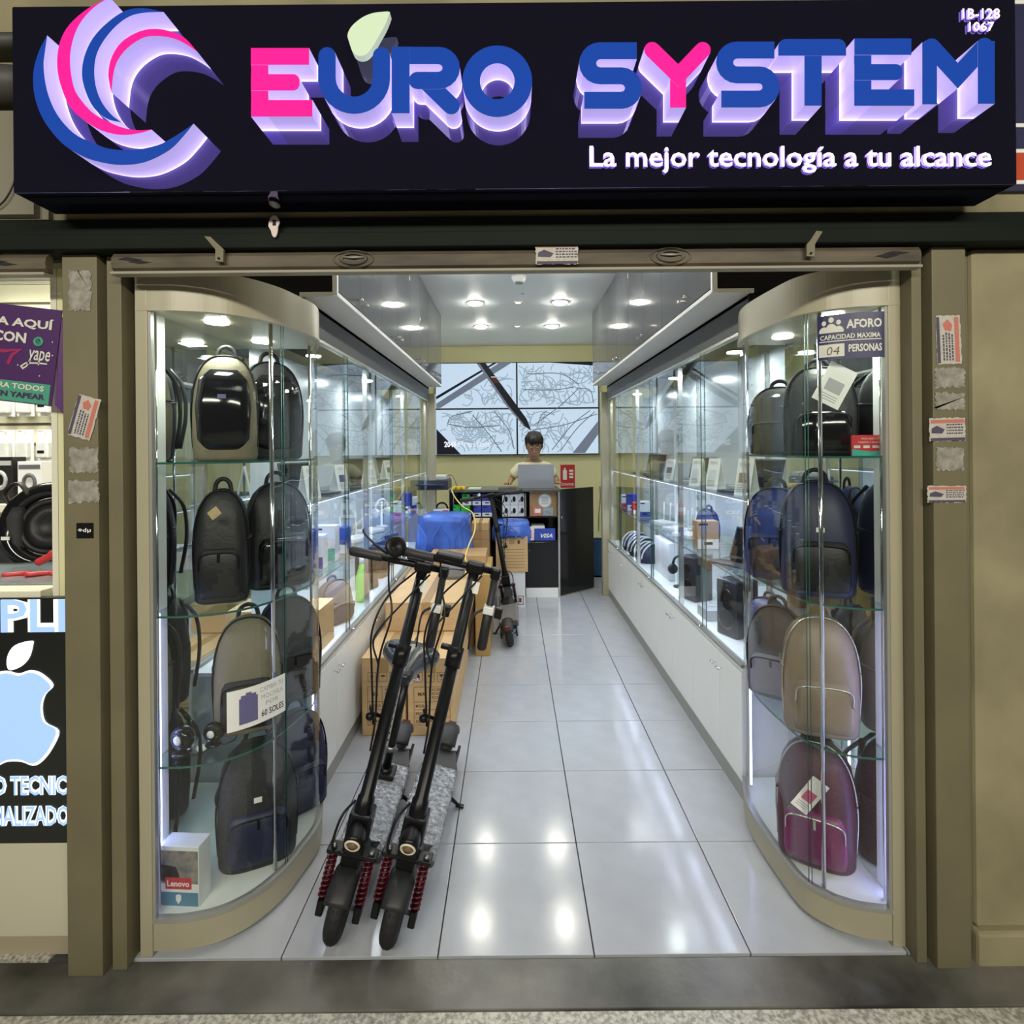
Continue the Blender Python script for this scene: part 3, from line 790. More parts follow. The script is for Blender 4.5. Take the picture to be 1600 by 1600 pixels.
# price notice on the left case
sA, sB = onpath(LP, 350, 0), onpath(LP, 445, 0)
wA = sB - sA; pa = LP.at(sA)[0]; pb = LP.at(sB)[0]
za = at(350, 1148, pa.y)[2]; hA = at(350, 1084, pa.y)[2] - za
zb = at(445, 1110, pb.y)[2]; hb = at(445, 1052, pb.y)[2] - zb
base = bendfn(LP, 1, sA, 0)
fb = lambda a, c, d: base(a, (za + (zb - za) * a / wA) + c / hA * (hA + (hb - hA) * a / wA), d)
t = thing('price_notice', 'white notice with a violet backpack and price on the left showcase glass', 'notice', (pa.x, pa.y, za))
obj('paper_sheet', slab(B(), 0, wA, 0, hA, fb, .001, 0, 12), paper, t)
b = B(); D = .0016
textb(b, 'CAMBIA TU', wA * .50, wA * .94, hA * .78, hA * .90, fb, 0, 1, D); textb(b, 'MOCHILA', wA * .52, wA * .94, hA * .58, hA * .70, fb, 0, 1, D)
textb(b, 'POR', wA * .60, wA * .84, hA * .40, hA * .51, fb, 0, 1, D); textb(b, '60 SOLES', wA * .52, wA * .95, hA * .14, hA * .30, fb, .01, 0, D)
obj('lettering', b, [black, mat('grey print', (.4, .4, .42), .6)], t)
b = B(); slab(b, wA * .17, wA * .46, hA * .12, hA * .76, fb, D, 0, 6); slab(b, wA * .20, wA * .43, hA * .76, hA * .83, fb, D, 0, 6); slab(b, wA * .27, wA * .36, hA * .83, hA * .88, fb, D, 0, 3)
obj('backpack_picture', b, mat('violet print', (.13, .12, .26), .6), t)
t = thing('brand_plate', 'small grey printed label on the top of the right showcase', 'label', at(1384, 438, 1.592))
q = at(1365, 446, 1.592); r = at(1408, 428, 1.592)
b = B(); textb(b, 'VIDRIOS', q[0], q[0] + .032, r[2] - .006, r[2] - .001, front(1.5915), 0, 0, .0006); textb(b, 'decoraciones y', q[0] + .015, r[0] - .008, q[2] + .010, q[2] + .015, front(1.5915), 0, 0, .0006)
textb(b, 'vitrinas', q[0] + .020, r[0] - .015, q[2] + .004, q[2] + .008, front(1.5915), 0, 0, .0006)
obj('printing', b, mat('grey print', (.2, .2, .2), .6), t)
# ================================================================== WALL CASES, BASE AND UPPER CABINETS
ORD = ['first', 'second', 'third', 'fourth', 'fifth', 'sixth', 'seventh', 'eighth', 'ninth', 'tenth', 'eleventh', 'twelfth']
SN = {-1: 'left', 1: 'right'}
def tknob(parent, x, y, z, side, hang=False):
    b = B().cyl((x, y, z), (x - side * .022, y, z), .003, n=8).cyl((x - side * .022, y - .016, z), (x - side * .022, y + .016, z), .0045, n=8)
    obj('handle', b, chrome, parent)
for side, xp in ((-1, XL), (1, XR)):
    y0 = 2.1375; ys = [2.1375 + .725 * i for i in range(5)] + [5.40]
    ys[0] = 2.256
    for i in range(5):
        a, c = ys[i], ys[i + 1]
        t = thing('base_cabinet', 'low white base cabinet on the %s side, %s from the entrance' % (SN[side], ORD[i]), 'cabinet', (xp + side * .2, (a + c) / 2, 0))
        obj('body', B().box(xp + side * .017, xp + side * .45, a + .001, c - .001, .07, .530), white, t)
        obj('toe_kick', B().box(xp + side * .002, xp + side * .02, a, c, 0, .07), dullalu, t)
        m = 2.5 + .725 * i if i < 4 else (a + c) / 2
        for k, (d0, d1) in enumerate(((a, m), (m, c))):
            d = obj('door', B().box(xp, xp + side * .016, d0 + .0018, d1 - .0018, .073, .522, 0, .0012), white, t)
            tknob(d, xp, (m - .035 if k == 0 else m + .035), .462, side)
    # glazed cases
    cs = [2.25, 3.19, 4.27, 5.38]
    for i in range(3):
        a, c = cs[i], cs[i + 1]
        t = thing('wall_display_case', 'tall glazed wall case on the %s side, %s from the entrance' % (SN[side], ORD[i]), 'display case', (xp + side * .2, (a + c) / 2, .53))
        xb = xp + side * .34
        obj('base_board', B().box(xp + side * .001, xb, a, c, .5315, .545), white, t)
        obj('back_panel', B().box(xb, xb + side * .012, a, c, .545, 1.925), mat('case back panel', (.60, .64, .66), .25, noise=.05, nscale=3), t)
        obj('bottom_track', B().box(xp - side * .004, xp + side * .024, a, c, .545, .560, 0, .001), dullalu, t)
        obj('top_track', B().box(xp - side * .004, xp + side * .024, a, c, 1.912, 1.925, 0, .001), alu, t)
        m = (a + c) / 2
        for k, (g0, g1, off) in enumerate(((a + .004, m + .015, .005), (m - .015, c - .004, .014))):
            g = obj('sliding_pane', B().box(xp + side * off, xp + side * (off + .004), g0, g1, .560, 1.912), glass, t)
            obj('pane_edge', B().box(xp + side * off, xp + side * (off + .004), (g1 if k == 0 else g0) - .0015, (g1 if k == 0 else g0) + .0015, .56, 1.912), glassedge, g)
        obj('upright', B().box(xp + side * .026, xp + side * .050, c - .026, c - .002, .545, 1.912), alu, t)
        obj('back_rail', B().box(xb - side * .016, xb - side * .001, m - .012, m + .012, .545, 1.925), alu, t)
        obj('pane_lock', B().cyl((xp - side * .004, m, .568), (xp - side * .022, m, .568), .006, n=10), chrome, t)
        for z in (.89, 1.235):
            s = obj('shelf', B().box(xp + side * .04, xb - side * .002, a + .004, c - .004, z - .008, z), shelfglass, t)
            obj('shelf_edge', B().box(xp + side * .037, xp + side * .0405, a + .004, c - .004, z - .008, z + .001), mat('bright shelf rail', (.60, .66, .70), .2, .4), s)
            obj('led_strip', B().box(xp + side * .044, xp + side * .050, a + .05, c - .05, z - .012, z - .0085), shelfglow, s)
            area_lamp('shelf_lamp', (xp + side * .06, m, z - .014), .015, 2.6, (.70, .76, 1.0), (0, side * -.35, 0), c - a - .1)
        obj('case_light', B().lathe([(.035, 0), (.035, -.005), (.001, -.005)], Matrix.Translation((xp + side * .17, m, 1.925))), caseglow, t)
        area_lamp('case_lamp', (xp + side * .17, m, 1.912), .08, 3.2, (.86, .95, 1.0))
    # upper cabinets
    xe = -.675 if side < 0 else .785
    ys = [2.05 + .81 * i for i in range(5)]; ys[0] = 2.135
    for i in range(4):
        a, c = ys[i] + (.012 if i == 0 else 0), ys[i + 1]
        t = thing('upper_cabinet', 'glossy grey upper cabinet on the %s side, %s from the entrance' % (SN[side], ORD[i]), 'cabinet', (xe + side * .2, (a + c) / 2, 2.075))
        obj('body', B().box(xe + side * .017, xp + side * .3, a + .04, c, 2.078, CEIL - .002), whitepaint, t)
        m = 2.455 + .81 * i
        for k, (d0, d1) in enumerate(((a, m), (m, c))):
            d = obj('door', B().box(xe, xe + side * .016, d0 + .0015, d1 - .0015, 2.078, CEIL - .004, 0, .001), greyglossy, t)
            tknob(d, xe, (m - .045 if k == 0 else m + .045), 2.115, side)

# ------------------------------------------------------------------ ceiling fittings
rows = [5.78, 4.84, 3.90, 2.96, 2.10]
for i, y in enumerate(rows):
    for j, x in enumerate((-.315, .435)):
        t = thing('downlight', 'large round downlight, %s ceiling row from the back, %s side' % (ORD[i], ('left', 'right')[j]), 'ceiling light', (x, y, CEIL))
        obj('rim', B().lathe([(.078, 0), (.078, -.006), (.060, -.008), (.060, -.003)], Matrix.Translation((x, y, CEIL)), 28), whitepaint, t)
        obj('lens', B().lathe([(.060, -.003), (.058, -.012), (.046, -.021), (.025, -.026), (.001, -.027)], Matrix.Translation((x, y, CEIL)), 28), lampglow if i < 2 else lampnear, t)
    t = thing('spotlight', 'small warm spot in the middle of the %s ceiling row from the back' % ORD[i], 'ceiling light', (.065, y, CEIL))
    obj('rim', B().lathe([(.038, 0), (.038, -.005), (.024, -.008), (.024, -.003)], Matrix.Translation((.065, y, CEIL)), 20), whitepaint, t)
    obj('lens', B().lathe([(.024, -.003), (.0235, -.006), (.001, -.006)], Matrix.Translation((.065, y, CEIL)), 20), warmglow, t)
t = thing('smoke_detector', 'white round smoke detector on the ceiling behind the shutter', 'detector', (.063, 4.12, CEIL))
M = Matrix.Translation((.063, 4.12, CEIL))
obj('housing', B().lathe([(.055, 0), (.055, -.014), (.048, -.020), (.048, -.028), (.036, -.046), (.001, -.048)], M, 24), whitepaint, t)
obj('vent_ring', B().lathe([(.037, -.046), (.034, -.052), (.020, -.053), (.001, -.053)], M, 24), dullalu, t)
tag(obj('sprinkler', B().lathe([(.016, 0), (.016, -.004), (.001, -.004)], Matrix.Translation((.10, 4.58, CEIL)), 16), dullalu), 'small dark round cap on the ceiling behind the smoke detector', 'cap')

# ================================================================== VIDEO WALL
scrbg = mat('pale blue screen', (.01, .01, .012), .3, emit=.74, ecol=(.76, .95, 1.15))
scrline = mat('screen grey line', (.01, .01, .012), .3, emit=.55, ecol=(.56, .75, .90))
scrdark = mat('screen black', (.01, .01, .012), .3, emit=.03, ecol=(.3, .3, .5))
scrband = mat('screen slate band', (.01, .01, .012), .3, emit=.35, ecol=(.42, .50, .66))
scrwhite = mat('screen white', (.01, .01, .012), .3, emit=.95, ecol=(.88, .92, 1.0))
scrred = mat('screen brown', (.01, .01, .012), .3, emit=.2, ecol=(.4, .1, .05))
VX0, VX1, VZ0, VZ1 = -.957, 1.091, 1.372, 2.530; YV = 6.86
vw = thing('video_wall', 'video wall of four screens with a pencil drawing, behind the counter', 'screen', ((VX0 + VX1) / 2, YV, VZ0))
xm, zm = (VX0 + VX1) / 2, (VZ0 + VZ1) / 2
for x0, x1, z0, z1 in ((VX0, xm, VZ0, zm), (xm, VX1, VZ0, zm), (VX0, xm, zm, VZ1), (xm, VX1, zm, VZ1)):
    p = obj('display_panel', B().box(x0, x1, YV, YV + .07, z0, z1, 0, .002), black, vw)
    obj('screen', B().box(x0 + .010, x1 - .010, YV - .002, YV + .01, z0 + .010, z1 - .010), scrbg, p)
def vpt(X, Y):      # crop pixels of the screen seen in the photograph -> metres on the wall
    return (VX0 + (X - 108) / (1474 - 108) * (VX1 - VX0), VZ1 - (Y - 30) / (808 - 30) * (VZ1 - VZ0))
fv = lambda a, c, d: (a, YV - .0025 - d, c)
def vpoly(name, pts, m, d): obj(name, B().prism([vpt(*p) for p in pts], fv, d, d - .0005), m, vw)
vpoly('pencil_picture', [(455, 32), (530, 32), (870, 505), (908, 605), (840, 560), (700, 395)], mat('screen pencil black', (.01, .01, .012), .3, emit=.05, ecol=(.2, .25, .3)), .0030)
vpoly('pencil_highlight', [(462, 40), (484, 40), (720, 395), (855, 560), (835, 552), (700, 395)], scrband, .0034)
vpoly('pencil_label', [(570, 150), (612, 150), (650, 205), (605, 205)], scrred, .0036)
vpoly('pencil_label', [(575, 150), (615, 150), (618, 156), (578, 156)], scrwhite, .0038)
vpoly('dark_stripe', [(118, 312), (600, 32), (630, 32), (118, 338)], scrdark, .0016)
vpoly('slate_band', [(118, 372), (650, 32), (752, 32), (150, 410), (118, 410)], scrband, .0014)
vpoly('dark_corner', [(118, 585), (320, 800), (118, 800)], scrdark, .0016)
vpoly('slate_band', [(1250, 798), (1466, 530), (1466, 640), (1355, 798)], scrband, .0014)
vpoly('dark_stripe', [(1060, 36), (1200, 32), (1466, 34), (1466, 66)], scrdark, .0016)
b = B(); a0 = vpt(182, 740); a1 = vpt(262, 690); textb(b, '2048', a0[0], a1[0] + .03, a0[1], a1[1], fv, .04, 0, .004)
a0 = vpt(300, 738); a1 = vpt(560, 690); textb(b, 'Presión', a0[0], a1[0], a0[1], a1[1], fv, .0, 0, .004); obj('screen_lettering', b, scrwhite, vw)
rnd = random.Random(3)
def squig(name, cx0, cx1, cy0, cy1, n, wd, m, ln=7, step=30):
    b = B()
    for q in range(n):
        x, y = rnd.uniform(cx0, cx1), rnd.uniform(cy0, cy1); a = rnd.uniform(0, 6.28); ka = rnd.uniform(-.6, .6); pts = []
        for k in range(ln):
            if not (124 < x < 1460 and 44 < y < 792): break
            if 395 < y < 437 or 768 < x < 806: break
            if not (cx0 - 60 < x < cx1 + 60 and cy0 - 40 < y < cy1 + 40): break
            if (x - 118) < (800 - y) * 0 + (585 + (x - 118) * 1.06 < y) * 400: break
            if y < 410 - (x - 118) * .63 + 12: break
            pts.append((*vpt(x, y), 0)); x += math.cos(a) * step; y += math.sin(a) * step; a += ka + rnd.uniform(-.3, .3)
        if len(pts) < 3: continue
        pts = smoothpath(pts, 3); L = []; R = []
        for i in range(len(pts)):
            tt = (pts[min(i + 1, len(pts) - 1)] - pts[max(i - 1, 0)]); tt.normalize()
            nn = Vector((-tt.y, tt.x, 0)) * wd; L.append(fv(*(pts[i] + nn)[:2], .001)); R.append(fv(*(pts[i] - nn)[:2], .001))
        nL = len(L); b.add(L + R, [(i, i + 1, nL + i + 1, nL + i) for i in range(nL - 1)])
    o = obj(name, b, m, vw)
squig('line_drawing', 250, 760, 150, 620, 90, .0062, scrline)
squig('line_drawing', 820, 1400, 80, 420, 90, .0062, scrline)
squig('line_drawing', 200, 760, 440, 780, 60, .0062, scrline)
squig('line_drawing', 820, 1250, 440, 780, 50, .0062, scrline)
b = B()
for p0, p1, p2 in (((920, 600), (1180, 560), (1460, 470)), ((930, 560), (1150, 400), (1300, 260)), ((1080, 770), (1250, 560), (1400, 440)), ((1150, 780), (1290, 590), (1440, 450)),
                   ((420, 470), (560, 640), (660, 780)), ((600, 440), (720, 600), (765, 760)), ((880, 130), (1150, 130), (1310, 220)), ((840, 260), (1100, 265), (1280, 240)),
                   ((210, 540), (250, 480), (420, 440)), ((210, 545), (400, 575), (640, 560)), ((1290, 250), (1400, 270), (1430, 380)), ((960, 560), (1000, 470), (1040, 440))):
    pts = smoothpath([(*vpt(*p), 0) for p in (p0, p1, p2)], 6); L = []; R = []
    for i in range(len(pts)):
        tt = (pts[min(i + 1, len(pts) - 1)] - pts[max(i - 1, 0)]); tt.normalize(); nn = Vector((-tt.y, tt.x, 0)) * .005
        L.append(fv(*(pts[i] + nn)[:2], .0012)); R.append(fv(*(pts[i] - nn)[:2], .0012))
    nL = len(L); b.add(L + R, [(i, i + 1, nL + i + 1, nL + i) for i in range(nL - 1)])
obj('line_drawing', b, mat('screen dark line', (.01, .01, .012), .3, emit=.4, ecol=(.24, .33, .42)), vw)

# ================================================================== COUNTER
YC = 5.35
dark = mat('black gloss panel', (.010, .010, .012), .12, noise=.2, nscale=40); wood = mat('dark counter top', (.10, .095, .09), .25)
cnt = thing('counter', 'dark sales counter with shelves at the back of the shop', 'counter', (0, YC + .25, 0))
obj('counter_top', B().box(-.62, .47, YC - .02, YC + .50, 1.030, 1.052, 0, .003), wood, cnt)
obj('cupboard', B().box(.125, .440, YC, YC + .45, .095, .545), dark, cnt)
obj('cupboard_door', B().box(.130, .436, YC - .012, YC, .100, .540, 0, .002), dark, cnt)
obj('plinth', B().box(.125, .452, YC - .012, YC + .45, 0, .095), white, cnt)
obj('side_panel', B().box(.440, .455, YC - .015, YC + .45, 0, 1.030), dark, cnt)
obj('panel_edge', B().box(.441, .456, YC - .019, YC - .0155, 0, 1.030), alu, cnt)
obj('back_board', B().box(-.62, .440, YC + .44, YC + .45, .095, 1.030), dark, cnt)
obj('shelf', B().box(.125, .440, YC, YC + .44, .545, .556), dark, cnt)
obj('shelf', B().box(-.62, .440, YC + .0, YC + .44, .776, .788), dark, cnt)
obj('divider', B().box(.116, .125, YC, YC + .44, 0, 1.030), dark, cnt)
for x in (-.60, -.40): obj('leg', B().box(x - .018, x + .018, YC + .02, YC + .055, 0, 1.03), blackmetal, cnt)
obj('keyhole', B().cyl((.16, YC - .013, .46), (.16, YC - .016, .46), .007, n=10), mat('blue key tag', (.03, .12, .3), .4), cnt)
g0 = Vector((.462, 5.36, 0)); g1 = Vector((.835, 5.66, 0)); gd = (g1 - g0).normalized()
gn = Vector((gd.y, -gd.x, 0))
t = thing('swing_gate', 'tall black counter gate standing open towards the right wall', 'gate', g0, math.atan2(gd.y, gd.x))
L = (g1 - g0).length
obj('gate_panel', B().box(0, L, 0, .018, .012, 1.050, 0, .002), dark, t, local=True)
obj('panel_edge', B().box(-.006, 0, 0, .018, .012, 1.050), alu, t, local=True)
obj('latch', B().cyl((.02, 0, .77), (.02, -.008, .77), .006, n=10), chrome, t, local=True)

def boxitem(name, label, cat, x0, x1, y0, y1, z0, z1, m, group=None, art=None, b=.002):
    """a small carton: body, lid seam and whatever is printed on the front"""
    t = thing(name, label, cat, ((x0 + x1) / 2, (y0 + y1) / 2, z0), group=group)
    obj('body', B().box(x0, x1, y0, y1, z0, z1, 0, b), m, t)
    if art: art(t, x0, x1, y0, z0, z1)
    return t
bluebox = mat('royal blue print', (.035, .06, .36), .35); greenbox = mat('green print', (.03, .42, .06), .35); whitebox = mat('white carton', (.72, .73, .76), .4)
def art_half(m2):
    def f(t, x0, x1, y0, z0, z1):
        b = B(); fn = front(y0); rect(b, x0 + .002, x1 - .002, z0 + .002, z0 + (z1 - z0) * .36, fn, .0006); obj('label_band', b, m2, t)
        b = B(); cx = (x0 + x1) / 2; r = (x1 - x0) * .2; rect(b, cx - r, cx + r, z0 + (z1 - z0) * .16, z0 + (z1 - z0) * .26, fn, .0012); rect(b, x0 + .01, cx, z1 - .022, z1 - .012, fn, .0006, 0); obj('printing', b, black, t)
    return f
yb = YC + .02
k_ = YC / F
def X(px): return (px - 800) * k_
for i, (px0, px1, row, m, lab) in enumerate((
    (703, 718, 0, greenbox, 'small green box, leftmost of the lower row on the counter shelf'), (719, 735, 0, greenbox, 'small green box beside the blue ones, lower row on the counter shelf'),
    (721, 736, 1, greenbox, 'small green box on top, left end of the upper row'),
    (737, 751, 0, bluebox, 'blue boxed gadget, lower left of four on the counter shelf'), (752, 768, 0, bluebox, 'blue boxed gadget, lower right of four on the counter shelf'),
    (737, 751, 1, bluebox, 'blue boxed gadget, upper left of four on the counter shelf'), (752, 768, 1, bluebox, 'blue boxed gadget, upper right of four on the counter shelf'))):
    z0 = .788 + row * .112
    boxitem('gadget_box', lab, 'box', X(px0) + .001, X(px1) - .001, yb, yb + .12, z0, z0 + .110, m, art=art_half(whitebox))
def art_phones(t, x0, x1, y0, z0, z1):
    fn = front(y0); b = B(); cx = (x0 + x1) / 2; cz = (z0 + z1) / 2
    b.add([fn(cx + .016 * math.cos(a), cz + .028 * math.sin(a), .0008) for a in [2 * PI * i / 12 for i in range(12)]], [tuple(range(12))])
    rect(b, cx - .026, cx - .018, cz - .03, cz - .005, fn, .0008); obj('earphone_picture', b, black, t)
for i in range(3):
    for j in range(2):
        x0 = X(784) + i * .078
        boxitem('earphone_box', 'white earphone box with a black picture, %s row, %s of three' % (('lower', 'upper')[j], ORD[i]), 'box', x0, x0 + .076, yb, yb + .07, .788 + j * .113, .788 + j * .113 + .111, whitebox, art=art_phones)
t = boxitem('speaker_box', 'white box with black arched top at the left end of the counter shelf', 'box', X(676), X(701), yb, yb + .15, .788, .865, whitebox)
obj('printing', slab(B(), X(690), X(699), .83, .855, front(yb - .0002), .0006), mat('red print', (.55, .04, .05), .4), t)
obj('handle', B().torus(Matrix.Translation((X(688), yb + .06, .866)) @ Matrix.Rotation(PI / 2, 4, 'X'), .055, .009, 20, 8, arc=PI), black, t)
obj('label_band', slab(B(), X(680), X(698), .795, .802, front(yb - .0002), .0006), black, t)
# boards leaning in the open shelf right of the boxes
t = thing('guarantee_board', 'brown board with a round white seal on the upper counter shelf', 'board', (.30, YC + .05, .788))
obj('board', B().box(X(827), X(870) , YC + .04, YC + .055, .788, 1.028), cardb2, t)
b = B(); fn = front(YC + .04); c = ((X(851)), .938)
b.add([fn(c[0] + .068 * math.cos(2 * PI * i / 28), c[1] + .075 * math.sin(2 * PI * i / 28), .001) for i in range(28)], [tuple(range(28))], 0)
b.add([fn(c[0] + .058 * math.cos(2 * PI * i / 28), c[1] + .064 * math.sin(2 * PI * i / 28), .0014) for i in range(28)], [tuple(range(28))], 1)
for r in range(5): rect(b, c[0] - .034 + .004 * (r % 2), c[0] + .036 - .005 * (r % 2), c[1] - .035 + r * .016, c[1] - .028 + r * .016, fn, .0018, 0)
obj('round_seal', b, [mat('grey print', (.2, .2, .2), .6), paper], t)
t = thing('sticker_card', 'orange and white card under the round seal', 'card', (.2, YC + .03, .788))
obj('card', B().box(X(832), X(846), YC + .028, YC + .032, .790, .886), mat('salmon card', (.62, .20, .13), .5), t)
obj('white_patch', B().box(X(835), X(844), YC + .0265, YC + .028, .82, .86), paper, t)
t = thing('photo_card', 'pale grey card beside the orange one on the counter shelf', 'card', (.3, YC + .03, .788))
obj('card', B().box(X(847), X(864), YC + .028, YC + .032, .790, .872), mat('grey blue card', (.38, .42, .45), .5, noise=.4, nscale=40), t)
t = thing('payment_sign', 'blue card sign reading VISA on the lower counter shelf', 'sign', (.3, YC, .556))
obj('card', B().box(X(834), X(866), YC - .012, YC - .006, .556, .672), mat('card blue', (.03, .07, .42), .35), t)
obj('lettering', textb(B(), 'VISA', X(841), X(862), .582, .622, front(YC - .0122), .03, 0, .0006, .12), paper, t)
t = thing('red_leaflet', 'red and white leaflet left of the blue card sign', 'leaflet', (.15, YC - .03, .556))
obj('card', B().box(X(821.5), X(833), YC - .010, YC - .004, .557, .690), paper, t)
obj('red_print', B().box(X(822), X(829), YC - .0115, YC - .010, .575, .66), mat('red print', (.55, .04, .05), .4), t)
t = thing('paper_stack', 'white stack of papers behind the blue card sign', 'papers', (.25, YC + .05, .556))
for i in range(4): obj('sheet', B().box(X(829) + .004 * (i % 2), X(850) - .006 * (i % 3), YC + .02, YC + .2, .556 + i * .035, .588 + i * .035), paper, t)
# printer, plug, cable, pads on the counter top
t = thing('printer', 'dark flat printer with a grey lid at the left end of the counter', 'printer', (X(682), YC + .2, 1.052))
obj('body', B().box(X(655), X(699), YC + .02, YC + .36, 1.052, 1.150, 0, .008), mat('navy plastic', (.03, .035, .06), .4), t)
obj('paper_tray', B().box(X(650), X(692), YC - .05, YC + .03, 1.10, 1.112, 0, .002), mat('navy plastic', (.03, .035, .06), .4), t)
obj('lid', B().box(X(662), X(697), YC + .04, YC + .34, 1.150, 1.185, 0, .006), mat('light grey plastic', (.42, .43, .44), .4), t)
obj('document', B().box(X(664), X(694), YC + .05, YC + .3, 1.185, 1.192), paper, t)
t = thing('power_plug', 'bright yellow plug box on the counter top', 'plug', (X(715), YC + .02, 1.052))
yel = mat('yellow plastic', (.80, .55, .02), .35)
obj('plug_body', B().box(X(706), X(726), YC + .0, YC + .06, 1.052, 1.088, 0, .01), yel, t)
obj('socket', B().cyl((X(712), YC + .001, 1.072), (X(712), YC - .006, 1.072), .012, n=12).cyl((X(720), YC + .001, 1.072), (X(720), YC - .006, 1.072), .012, n=12), mat('dark yellow', (.4, .25, .01), .5), t)
tag(obj('power_cable', B().tube(smoothpath([(X(707), YC - .004, 1.07), (X(706), YC - .03, 1.05), (X(712), YC - .06, .98), at(724, 792, 5.2), at(737, 800, 5.0), at(742, 815, 4.7), at(741, 832, 4.55), at(734, 848, 4.45), at(729, 862, 4.40), at(727, 872, 4.22), at(731, 884, 4.2), at(727, 896, 4.0)], 5), .006, 8), mat('yellow cable', (.80, .62, .18), .4)),
    'yellow cable hanging from the plug down over the cartons', 'cable')
tag(obj('black_cable', B().tube(smoothpath([(X(695), YC + .1, 1.19), (X(705), YC + .05, 1.19), (X(712), YC + .05, 1.10), (X(714), YC + .04, 1.075)], 6), .003, 6), black), 'thin black cable arching from the printer to the yellow plug', 'cable')
tag(obj('paper_pad', B().box(X(730), X(750), YC + .05, YC + .25, 1.052, 1.062, 0, .002), mat('greenish paper', (.5, .62, .5), .5)), 'pale green paper pad on the counter beside the mouse', 'papers')
t = thing('mouse_pad', 'dark mouse mat and mouse under the hand of the seller', 'mouse', (X(795), YC + .15, 1.052))
obj('mat', B().box(X(778), X(806), YC + .02, YC + .22, 1.052, 1.056), black, t)
t = thing('laptop', 'silver grey laptop with its lid towards the door on the counter', 'laptop', (X(836), YC + .2, 1.052))
yl = YC + .14; kl = yl / F
lx0, lx1 = (809 - 800) * kl, (865 - 800) * kl
lid = mat('laptop lid grey', (.40, .42, .46), .35, .3)
obj('base', B().box(lx0, lx1, yl + .01, yl + .26, 1.052, 1.068, 0, .004), lid, t)
b = B(); b.prism([(yl - .030, 1.292), (yl - .024, 1.293), (yl + .016, 1.066), (yl + .010, 1.064)], lambda a, c, d: (d, a, c), lx0, lx1)
obj('screen_lid', b, lid, t)
# extinguisher notice on the back wall
t = thing('extinguisher_notice', 'red fire extinguisher notice on the yellow back wall', 'notice', at(887, 744, YB))
q = at(876, 762, YB - .004); r = at(898, 726, YB - .004); fn = front(YB - .006)
obj('backing', B().box(q[0], r[0], YB - .006, YB, q[2], r[2]), mat('red notice', (.50, .02, .03), .4), t)
b = B(); textb(b, 'EXTINTOR', q[0] + .012, r[0] - .012, q[2] + .025, q[2] + .055, fn, .02, 0, .001)
rect(b, q[0] + .03, q[0] + .08, q[2] + .10, q[2] + .22, fn, .001); rect(b, q[0] + .045, q[0] + .065, q[2] + .22, q[2] + .25, fn, .001)
for i in range(3): rect(b, r[0] - .07, r[0] - .02, q[2] + .12 + .04 * i, q[2] + .145 + .04 * i, fn, .001)
obj('printing', b, paper, t)
tag(obj('hanging_cable', B().tube(smoothpath([at(937, 760, 6.925), at(938, 775, 6.925), at(936, 800, 6.925), at(935, 830, 6.925)], 4), .004, 6), black), 'thin black cord on the yellow wall right of the counter gate', 'cable')
t = thing('blue_crate', 'dark blue crate on the floor behind the counter gate', 'crate', (.98, 6.3, 0))
crm = mat('dark blue plastic', (.015, .06, .14), .4)
b = B().box(.78, 1.06, 6.15, 6.42, 0, .02).box(.78, 1.06, 6.15, 6.165, 0, .40).box(.78, 1.06, 6.405, 6.42, 0, .40).box(.78, .795, 6.15, 6.42, 0, .40).box(1.045, 1.06, 6.15, 6.42, 0, .40)
obj('crate_shell', b, crm, t); obj('rim', B().box(.77, 1.07, 6.14, 6.152, .38, .41).box(.77, .782, 6.14, 6.43, .38, .41), crm, t)

# ================================================================== CARTONS
def carton(x0, x1, y0, y1, z0, z1, label, art=None, m=cardb, rz=0, flaps=False, tapew=.05, group=None):
    t = thing('carton', label, 'box', ((x0 + x1) / 2, (y0 + y1) / 2, z0), rz, group)
    hx, hy, h = (x1 - x0) / 2, (y1 - y0) / 2, z1 - z0
    obj('body', B().box(-hx, hx, -hy, hy, 0, h, 0, .004), m, t, local=True)
    if flaps:
        b = B().box(-hx, -.002, -hy - .002, hy, h, h + .004).box(.002, hx, -hy - .002, hy, h, h + .003)
        obj('flap', b, m, t, local=True)
    top = h + (.0045 if flaps else .0002)
    obj('tape', B().box(-tapew / 2, tapew / 2, -hy - .001, hy, top, top + .001).box(-tapew / 2, tapew / 2, -hy - .0015, -hy, h - .07, top + .001), tape, t, local=True)
    if art:
        b = B(); art(b, -hx, hx, 0, h, lambda a, c, d: (a, -hy - .0006 - d, c)); obj('printing', b, ink, t, local=True)
    return t
